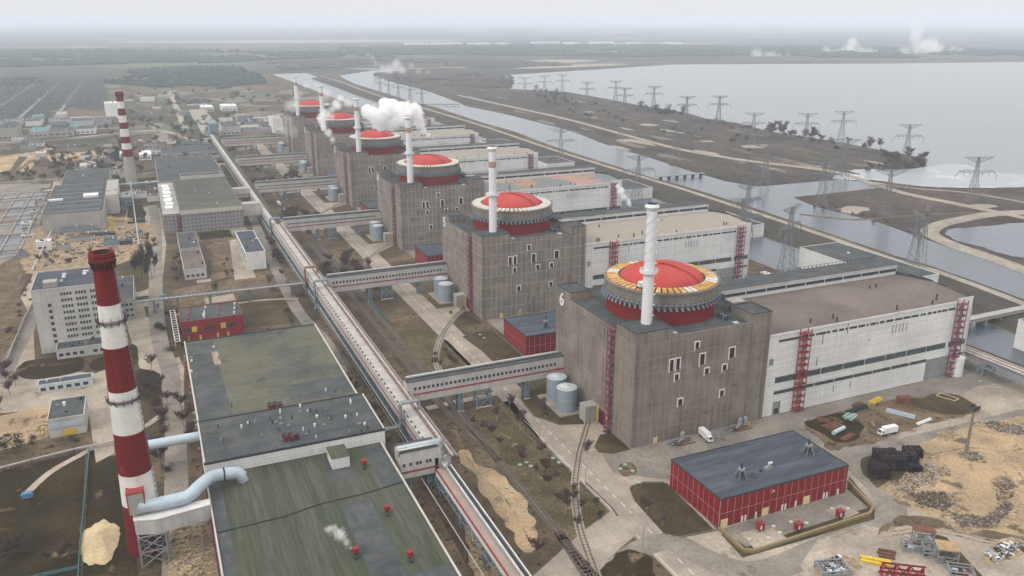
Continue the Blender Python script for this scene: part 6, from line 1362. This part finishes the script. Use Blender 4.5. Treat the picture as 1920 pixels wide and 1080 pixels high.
# scrap island
def bundle(u, v, rz, L_, n, m, label, w_=.5, cat='steel bundle', nm='steel_bundle', hh=1):
    x0, y0 = at(u, v); t = thing(nm, label, cat, (x0, y0, .1), rz)
    for i in range(n): MB().bar((-L_/2+rs.uniform(-.4,.4), (i-n/2)*w_*1.25, .3+.35*(i%2)*hh), (L_/2+rs.uniform(-.4,.4), (i-n/2)*w_*1.25+rs.uniform(-.2,.2), .3+.35*(i%2)*hh), w_, M[m]).build('beam', t)
bundle(1560,800,.1,9,7,'rust','rusty steel beams at the left of the scrap island',.6); bundle(1545,789,-.7,6,4,'rust','short rusty beams behind the blue tubes',.6)
bundle(1592,782,.35,7,4,'cyan','pale green panels lying on the scrap island',.9); bundle(1588,820,.25,8,3,'rust','dark rusty tubes in front of the blue tank',.7)
bundle(1635,805-8,1.0,5,3,'rub','pale planks beside the rusty tubes',.4); bundle(1676,800,.25,9,2,'rust','long rusty beam near the white truck',.5)
bundle(1730,792,.15,10,2,'cab','white beam lying at the end of the blue trough',.5); bundle(1640,752,.3,9,5,'yel','yellow crane jib sections by the hall wall',.5)
bundle(1607,760,.3,7,4,'rust','rusty jib parts left of the yellow crane sections',.5)
t = thing('old_tank', 'long pale blue tank lying among the rusty tubes', 'tank', (*at(1572,811), .1), .25); MB().tube([(-4,0,1),(4,0,1)], .95, M['duct'], 14).build('shell', t); MB().box(-3,-1,0,-2.6,1,.4,M['steeld']).box(2.6,-1,0,3,1,.4,M['steeld']).build('saddle', t)
t = thing('steel_trough', 'blue grey steel trough lying diagonal on the scrap island', 'steel trough', (*at(1688,778), .1), -1.05); MB().box(-6,-1.1,0,6,1.1,.3,M['duct']).box(-6,-1.1,.3,6,-.8,1.3,M['duct']).box(-6,.8,.3,6,1.1,1.3,M['duct']).build('trough', t)
for i in range(9): MB().box(-5.5+i*1.2, 1.5, 0, -5+i*1.2, 2.6, 1.2, M['redst']).build('red_fitting', t)
t = thing('rusty_container', 'dark maroon container at the end of the scrap island', 'container', (*at(1695,755), .1), -.3); b = MB().box(-3,-1.6,0,3,1.6,3,M['rust']); b.build('box', t); MB().box(-3.1,-1.0,.2,-3,1.0,2.7,M['stripe']).build('door', t)
for i in range(8):
    o = MB().box(-.35,-1.1,0,.35,1.1,1.5,M['steeld']).box(-1,-.2,1.5,.4,.2,1.8,M['steeld']).build('concrete_block'); o.location = (*at(1590+i*4.6, 776-i*1.7), .1); tag(o, 'small dark block in the row behind the green panels', 'block', 'row of dark blocks on the scrap island')
wall_line('frame_outline', 'yellow timber rectangle lying on the far end of the yard grass', 'timber frame', [(1755,742),(1790,752),(1798,748),(1764,737),(1755,742)], .15, .3, 'yell')
# black scrap stacks
for i, (u, v, lx, ly, h, rz) in enumerate(((1650,893,8,5,4.6,-.45),(1672,878,10,5,5,-.45),(1658,862,9,4,4.4,-.45),(1698,868,9,4.5,4.4,-.45),(1712,855,8,4,3.8,-.45),(1716,884,6,3,2.8,-.4),(1640,880,4,4,3.6,-.45))):
    t = thing('scrap_stack', ['front left stack of black scrap racks','middle high stack of black scrap racks','rear left stack of black scrap racks','right stack of black scrap racks','farthest right black scrap stack','low black scrap stack at the right foot','narrow black scrap stack at the road side'][i], 'scrap stack', (*at(u, v), .1), rz, 'black scrap racks by the loop road')
    for l in range(3):
        b = MB(); z0, z1 = h*l/3+.02, h*(l+1)/3-.05
        for q in range(int(lx/.9)):
            x = -lx/2+q*.9; b.box(x, -ly/2+rs.uniform(-.3,.3), z0, x+.62, ly/2+rs.uniform(-.3,.3), z1+rs.uniform(-.25,.2), M['scrap'])
        b.build('rack_layer', t)
# rubble and debris (uncountable)
rubn = [0]; M['dust'] = surf('disturbed_sand', (.30, .225, .145), .25, .12, .8, .3, speck=((.12,.09,.06), .25, .55))
def rubble(label, pts, n, m, s0=.3, s1=1.1, h=.6, mats=None):
    P = [at(*p) for p in pts]; xs = [p[0] for p in P]; ys = [p[1] for p in P]; b = MB(); k = 0; n *= 3
    while k < n:
        x, y = rs.uniform(min(xs), max(xs)), rs.uniform(min(ys), max(ys))
        if not inside((x, y), P): continue
        k += 1; s = (s0+(s1-s0)*rs.random()**3*1.8)*.5; a = rs.uniform(0, 3.14); b.obox(x, y, .08, s*rs.uniform(.8,2.6), s*rs.uniform(.4,1), rs.uniform(.15, h), a, M[rs.choice(mats or [m])])
    cx_, cy_ = sum(p[0] for p in P)/len(P), sum(p[1] for p in P)/len(P)
    sheet('debris_dust', [(cx_+(p[0]-cx_)*1.25, cy_+(p[1]-cy_)*1.25) for p in P], M['dust'], .13+rubn[0]*.002, smooth=3, world=True); rubn[0] += 1
    return tag(b.build('rubble'), label, kind='stuff')
rubble('broken pale concrete and scrap right of the black racks', [(1700,890),(1740,872),(1770,880),(1760,900),(1700,925),(1670,915)], 130, 'rub', mats=['rub','bark','conc2','dirt'])
rubble('heap of roots and debris in the sand yard', [(1700,925),(1770,925),(1790,945),(1770,960),(1720,945)], 170, 'rust', .2, .9, 1.3, mats=['bark','dirt','bark','rub'])
rubble('curved bank of brushwood at the sand yard edge', [(1780,965),(1850,970),(1890,940),(1900,955),(1860,990),(1800,988)], 190, 'bark', .3, 1.2, .9, mats=['bark','bark','rub'])
rubble('debris round the floodlight mast', [(1798,852),(1830,848),(1845,862),(1820,866)], 45, 'steeld', .2, .8, .6, mats=['steeld','rub','bark'])
rubble('grey rubble along the far edge of the sand yard', [(1830,792),(1870,790),(1915,800),(1925,818),(1880,812)], 120, 'rub', .3, 1.0, .7, mats=['rub','steelg','bark','dirt'])
rubble('boards and slabs near the road in the sand yard', [(1755,815),(1785,808),(1800,816),(1775,824)], 30, 'rub', .4, 1.2, .5, mats=['rub','wood'])
rubble('debris heaps at the right of the sand yard', [(1860,905),(1900,900),(1900,935),(1870,940)], 60, 'rust', .3, .9, .7, mats=['rust','bark','rub'])
rubble('litter and pale lumps at the bottom of the service yard', [(320,985),(385,985),(405,1080),(330,1080)], 110, 'rub', .2, .9, .5, mats=['rub','wood','yell','bark'])
rubble('debris on the dug ground behind the office block', [(95,430),(250,425),(275,445),(230,480),(80,500)], 150, 'rub', .6, 3.2, 1.2, mats=['dirt','bark','bark','steelg','roofg','rub'])
t = thing('site_crane', 'yellow crane mast lying over the dug ground right of the stair tower', 'crane', (*at(212,440), 0)); lattice(MB(), 0, 0, 0, 14, 2.2, 2.2, M['yel'], 4, .4).build('mast', t); b = MB(); b.bar((-2,0,14),(16,4,9),.8,M['yel']); b.bar((0,0,15.5),(16,4,9.4),.3,M['yel']); b.build('jib', t); MB().box(-2,-2,0,2,2,2,M['steeld']).build('base', t)
for i, (u, v, lx, ly, h, m, lb) in enumerate(((112,438,26,5,4,'steelb','grey blue open shed frame at the left of the dug ground'),(130,455,18,8,3,'conc2','half demolished wall on the dug ground'),(160,445,22,4,2.5,'roofg','low grey roofless hut in the dug ground'),(195,462,10,14,4,'steelb','blue grey steel shed beside the chimney top'),(225,460,9,7,3,'steeld','dark machinery hut on the dug ground'),(250,445,8,10,3,'conc2','small concrete hut at the right of the dug ground'),(105,470,10,6,3.5,'conc2','grey hut at the lower left of the dug ground'),(240,420,14,6,3,'roofg','low grey store by the yard road'))):
    bld('yard_hut', lb, 'hut', *at(u, v), at(u, v)[0]+lx, at(u, v)[1]+ly, h, m, 'roofg', 0, 0, para=.2)
scatter([(60,500),(95,470),(240,470),(290,440),(300,470),(230,500)], 16, [BU[0], BT[1]], 'bare shrub at the edge of the dug ground', 'shrubs of the dug ground', .5, .9)
rubble('clutter between the rails and the gallery foot', [(880,1000),(905,1000),(960,1080),(900,1080)], 45, 'yell', .3, 1.1, .6, mats=['yell','wood','bark'])
rubble('yellow crates and stones beside the low garage', [(60,800),(90,795),(95,815),(65,822)], 24, 'yell', .5, 1.6, .9, mats=['yell','sandp','wood'])
for i, q in enumerate(([(1700,870),(1760,850),(1830,840),(1900,860),(1945,920)],[(1705,876),(1762,857),(1830,848),(1893,868),(1935,925)],[(1790,900),(1840,880),(1890,890),(1920,960)],[(1650,1000),(1750,990),(1850,1010),(1960,1030)],[(1652,1008),(1750,997),(1850,1018),(1960,1040)],[(1740,930),(1800,925),(1850,935)],[(870,850),(900,890),(950,940),(990,1010)])): road('wheel_track', q, .9, M['dust'], .105+i*.002)
# frames and steelwork at the bottom right
def frame(u, v, lx, ly, h, rz, roofm, label, extra=None):
    t = thing('frame_stand', label, 'steel frame', (*at(u, v), .1), rz)
    for x in (-lx/2, lx/2):
        for y in (-ly/2, ly/2): MB().bar((x,y,0),(x,y,h),.35,M['steelg']).build('post', t)
    b = MB()
    for z in (h*.5, h):
        for y in (-ly/2, ly/2): b.bar((-lx/2,y,z),(lx/2,y,z),.3,M['steelg'])
        for x in (-lx/2, lx/2): b.bar((x,-ly/2,z),(x,ly/2,z),.3,M['steelg'])
    b.bar((-lx/2,-ly/2,0),(lx/2,-ly/2,h*.5),.2,M['steelg']); b.bar((lx/2,-ly/2,0),(-lx/2,-ly/2,h*.5),.2,M['steelg']); b.build('beam', t)
    if roofm: MB().box(-lx/2-.4,-ly/2-.3,h+.2,lx/2+.4,ly/2+.3,h+.45,M[roofm]).build('roof_sheet', t)
    b = MB()
    for i in range(9): x, y = rs.uniform(-lx/2,lx/2-1), rs.uniform(-ly/2,ly/2-1); b.box(x,y,0,x+rs.uniform(.5,2),y+rs.uniform(.5,1.5),rs.uniform(.5,h*.6),M[rs.choice(['steeld','duct','steelg','rust'])])
    b.build('machinery', t)
frame(1728,1020,6,3,5.5,-.65,'rust','steel frame with rusty sheet roof on the storage slab'); frame(1715,1030,8,4,2.6,-.65,None,'low frame with blue vessel beside the rusty roofed frame')
frame(1772,1050,6,5,5,-.65,'wood','steel frame with tan sheet roof on the storage slab'); frame(1750,1040,7,4,3,-.65,None,'open grey frame between the two roofed frames'); frame(1800,1078,7,5,2.4,-.65,None,'low grey frame at the bottom edge below the tan roofed one')
frame(1560,1072,9,6,2.2,-.3,None,'flat grey machine frame at the bottom edge left of the yellow tubes')
rubble('steel parts on the machine frame at the bottom edge', [(1532,1055),(1575,1048),(1598,1070),(1550,1085)], 60, 'steelg', .3, 1.2, 1.6, mats=['steelg','plain','steeld','tank'])
bundle(1640,1052,-.75,9,3,'yel','yellow steel tubes on the storage slab',.9); bundle(1662,1040,-.75,5,4,'rust','red brown drums behind the yellow tubes',.8)
t = thing('red_steelwork', 'dark red steel frame structure at the bottom edge', 'steel structure', (*at(1690,1085), .1), -.6); b = MB()
for x in (-6,-2,2,6): b.bar((x,-2,0),(x,0,5),.4,M['stripe']); b.bar((x,2,0),(x,0,5),.4,M['stripe']); b.bar((x,-2,.3),(x,2,.3),.4,M['stripe'])
for z, y in ((5,0),(.3,-2),(.3,2),(2.5,-1),(2.5,1)): b.bar((-6.5,y,z),(6.5,y,z),.45,M['crownr2'])
b.build('frame', t); b = MB()
for x in (-4,0,4): b.bar((x-2,-2,.3),(x+2,0,5),.3,M['crownr2']); b.bar((x+2,-2,.3),(x-2,0,5),.3,M['crownr2'])
b.build('brace', t)
rubble('white panels and scrap at the right bottom corner', [(1845,1040),(1870,1020),(1905,1015),(1920,1030),(1870,1055)], 60, 'plain', .5, 1.8, .7, mats=['plain','rub','steeld','tank'])
for (u, v, lb) in ((52,932,'blue covered hatch at the end of the lawn path'),(308,558,'blue tank beside the raised pipe rack')):
    o = MB().box(-1.8,-1.2,0,1.8,1.2,1.6,M['blue']).box(-1.5,-1,1.6,1.5,1,1.9,M['blue']).build('blue_hatch'); o.location = (*at(u, v), .05); tag(o, lb, 'hatch')

for pr in protos:
    if id(pr) not in seen:
        for ch in list(pr.children): bpy.data.objects.remove(ch)
        bpy.data.objects.remove(pr)


# ---------------------------------------------------------------- steam
def steam(name, label, blobs, y, dens, nscale, cut=.75, vox=2.0, grow=1.35):
    sph = []
    for u, v, r in blobs:
        x, z = aty(u, v, y); d = (Vector((x, y, z))-CAMP).length; sph.append((x, y, max(z, 2), r*d/FPX*grow))
    for i, s in enumerate(sph): sph[i] = (s[0], s[1]+rnd.uniform(-.6,.6)*s[3], s[2], s[3])
    bm = bmesh.new()
    for x, yy, z, r in sph: bmesh.ops.create_icosphere(bm, subdivisions=3, radius=r*1.03, matrix=Matrix.Translation((x, yy, z)))
    me = bpy.data.meshes.new(name); bm.to_mesh(me); bm.free(); o = bpy.data.objects.new(name, me); C.objects.link(o)
    md = o.modifiers.new('merge', 'REMESH'); md.mode = 'VOXEL'; md.voxel_size = vox
    bpy.context.view_layer.update(); m2 = bpy.data.meshes.new_from_object(o.evaluated_get(bpy.context.evaluated_depsgraph_get())); o.modifiers.clear(); o.data = m2
    bpy.data.meshes.remove(me)
    m = bpy.data.materials.new(name+'_vapour'); m.use_nodes = True; n = m.node_tree; n.nodes.clear(); l = n.links.new
    out = n.nodes.new('ShaderNodeOutputMaterial'); pv = n.nodes.new('ShaderNodeVolumePrincipled'); pv.inputs['Color'].default_value = (1,1,1,1)
    g = n.nodes.new('ShaderNodeNewGeometry'); t = n.nodes.new('ShaderNodeTexNoise'); t.inputs['Scale'].default_value = nscale; t.inputs['Detail'].default_value = 8; t.inputs['Roughness'].default_value = .62
    l(g.outputs['Position'], t.inputs['Vector']); acc = None
    for x, yy, z, r in sph:                                         # density falls off softly from the heart of each puff
        dn = n.nodes.new('ShaderNodeVectorMath'); dn.operation = 'DISTANCE'; l(g.outputs['Position'], dn.inputs[0]); dn.inputs[1].default_value = (x, yy, z)
        mr = n.nodes.new('ShaderNodeMapRange'); mr.inputs[1].default_value = r*.1; mr.inputs[2].default_value = r; mr.inputs[3].default_value = 1; mr.inputs[4].default_value = 0; l(dn.outputs['Value'], mr.inputs[0])
        if acc is None: acc = mr.outputs[0]
        else:
            ad = n.nodes.new('ShaderNodeMath'); ad.operation = 'MAXIMUM'; l(acc, ad.inputs[0]); l(mr.outputs[0], ad.inputs[1]); acc = ad.outputs[0]
    nm = n.nodes.new('ShaderNodeMapRange'); nm.inputs[1].default_value = .3; nm.inputs[2].default_value = .7; nm.inputs[4].default_value = 1.35; nm.clamp = False; l(t.outputs[0], nm.inputs[0])
    sm = n.nodes.new('ShaderNodeMath'); sm.operation = 'ADD'; l(acc, sm.inputs[0]); l(nm.outputs[0], sm.inputs[1])
    r = n.nodes.new('ShaderNodeMapRange'); r.inputs[1].default_value = cut; r.inputs[2].default_value = cut+.75; r.inputs[3].default_value = 0; r.inputs[4].default_value = dens
    l(sm.outputs[0], r.inputs[0]); l(r.outputs[0], pv.inputs['Density']); l(pv.outputs[0], out.inputs['Volume'])
    m2.materials.clear(); m2.materials.append(m); return tag(o, label, kind='stuff')
steam('steam', 'large white steam cloud drifting between the two middle stacks', [(820,262,2),(812,258,3.5),(803,252,5),(795,246,6.5),(790,236,8),(786,224,10),(780,212,12),(766,206,14),(750,214,17),(735,206,15),(720,212,17),(703,214,15),(692,210,11),(738,230,13),(712,232,12),(722,194,8),(752,200,8)], 440, .9, .085, .78, 2.2)
steam('steam', 'pale steam wisp round the stack of the second farthest reactor building', [(642,184,8),(650,192,9),(630,198,9),(622,206,8),(612,214,10),(604,222,9),(622,220,9),(606,238,6),(616,250,7),(624,262,6),(700,240,8),(688,250,7)], 640, .2, .07, .9, 2.6)
steam('steam', 'faint drifting steam round the farthest reactor building', [(548,200,12),(538,222,12),(530,244,10),(550,250,10),(590,160,12),(606,172,13),(574,160,10),(560,175,10)], 790, .03, .04, .9, 4)
steam('steam', 'small steam puff at the end stair of the salmon roofed hall', [(1160,350,4),(1165,358,6),(1170,368,6),(1177,378,5),(1182,385,3)], 300, .4, .18, .75, 1)
steam('steam', 'thin wisp of steam over the dark vent of the green roof', [(658,1028,4),(650,1018,8),(640,1006,11),(628,996,10),(616,990,7)], -42, .35, .45, .85, .5)
for lb, pts, y, dn_ in (('left low white smoke bank on the far lake shore', [(1416,102,10),(1422,106,9),(1434,108,8),(1448,109,7),(1462,111,4),(1478,113,3),(1492,114,2)], 3000, .02),('middle white smoke bank on the far lake shore', [(1552,94,9),(1558,103,8),(1575,101,8),(1590,94,11),(1603,84,9),(1600,97,11),(1616,99,9),(1631,103,7),(1646,106,5),(1662,107,3)], 3150, .02),('right tall white smoke bank on the far lake shore', [(1702,98,10),(1712,88,10),(1722,92,10),(1735,86,13),(1722,72,11),(1728,58,10),(1715,46,8),(1748,94,12),(1765,97,9),(1780,102,8),(1797,107,6),(1815,109,4),(1835,111,3)], 2950, .016),('white smoke over the bend of the canal', [(690,103,7),(700,108,8),(706,118,6),(716,128,8),(730,131,9),(744,122,9),(756,131,8),(770,124,7),(785,134,6),(802,136,4)], 2400, .022)):
    steam('smoke', lb, pts, y, dn_, .014, .8, 8)

# ---------------------------------------------------------------- haze
hb = MB(); hb.box(-26000, -900, -3, 26000, 42000, 212, M['plain'])
hm = bpy.data.materials.new('haze_air'); hm.use_nodes = True; hn = hm.node_tree; hn.nodes.clear()
ho = hn.nodes.new('ShaderNodeOutputMaterial'); hv = hn.nodes.new('ShaderNodeVolumePrincipled'); hv.inputs['Color'].default_value = (.83, .92, 1, 1)
hv.inputs['Density'].default_value = 1.2e-4; hv.inputs['Anisotropy'].default_value = 0
hn.links.new(hv.outputs[0], ho.inputs['Volume'])
tag(hb.build('haze', mats=[hm]), kind='stuff')
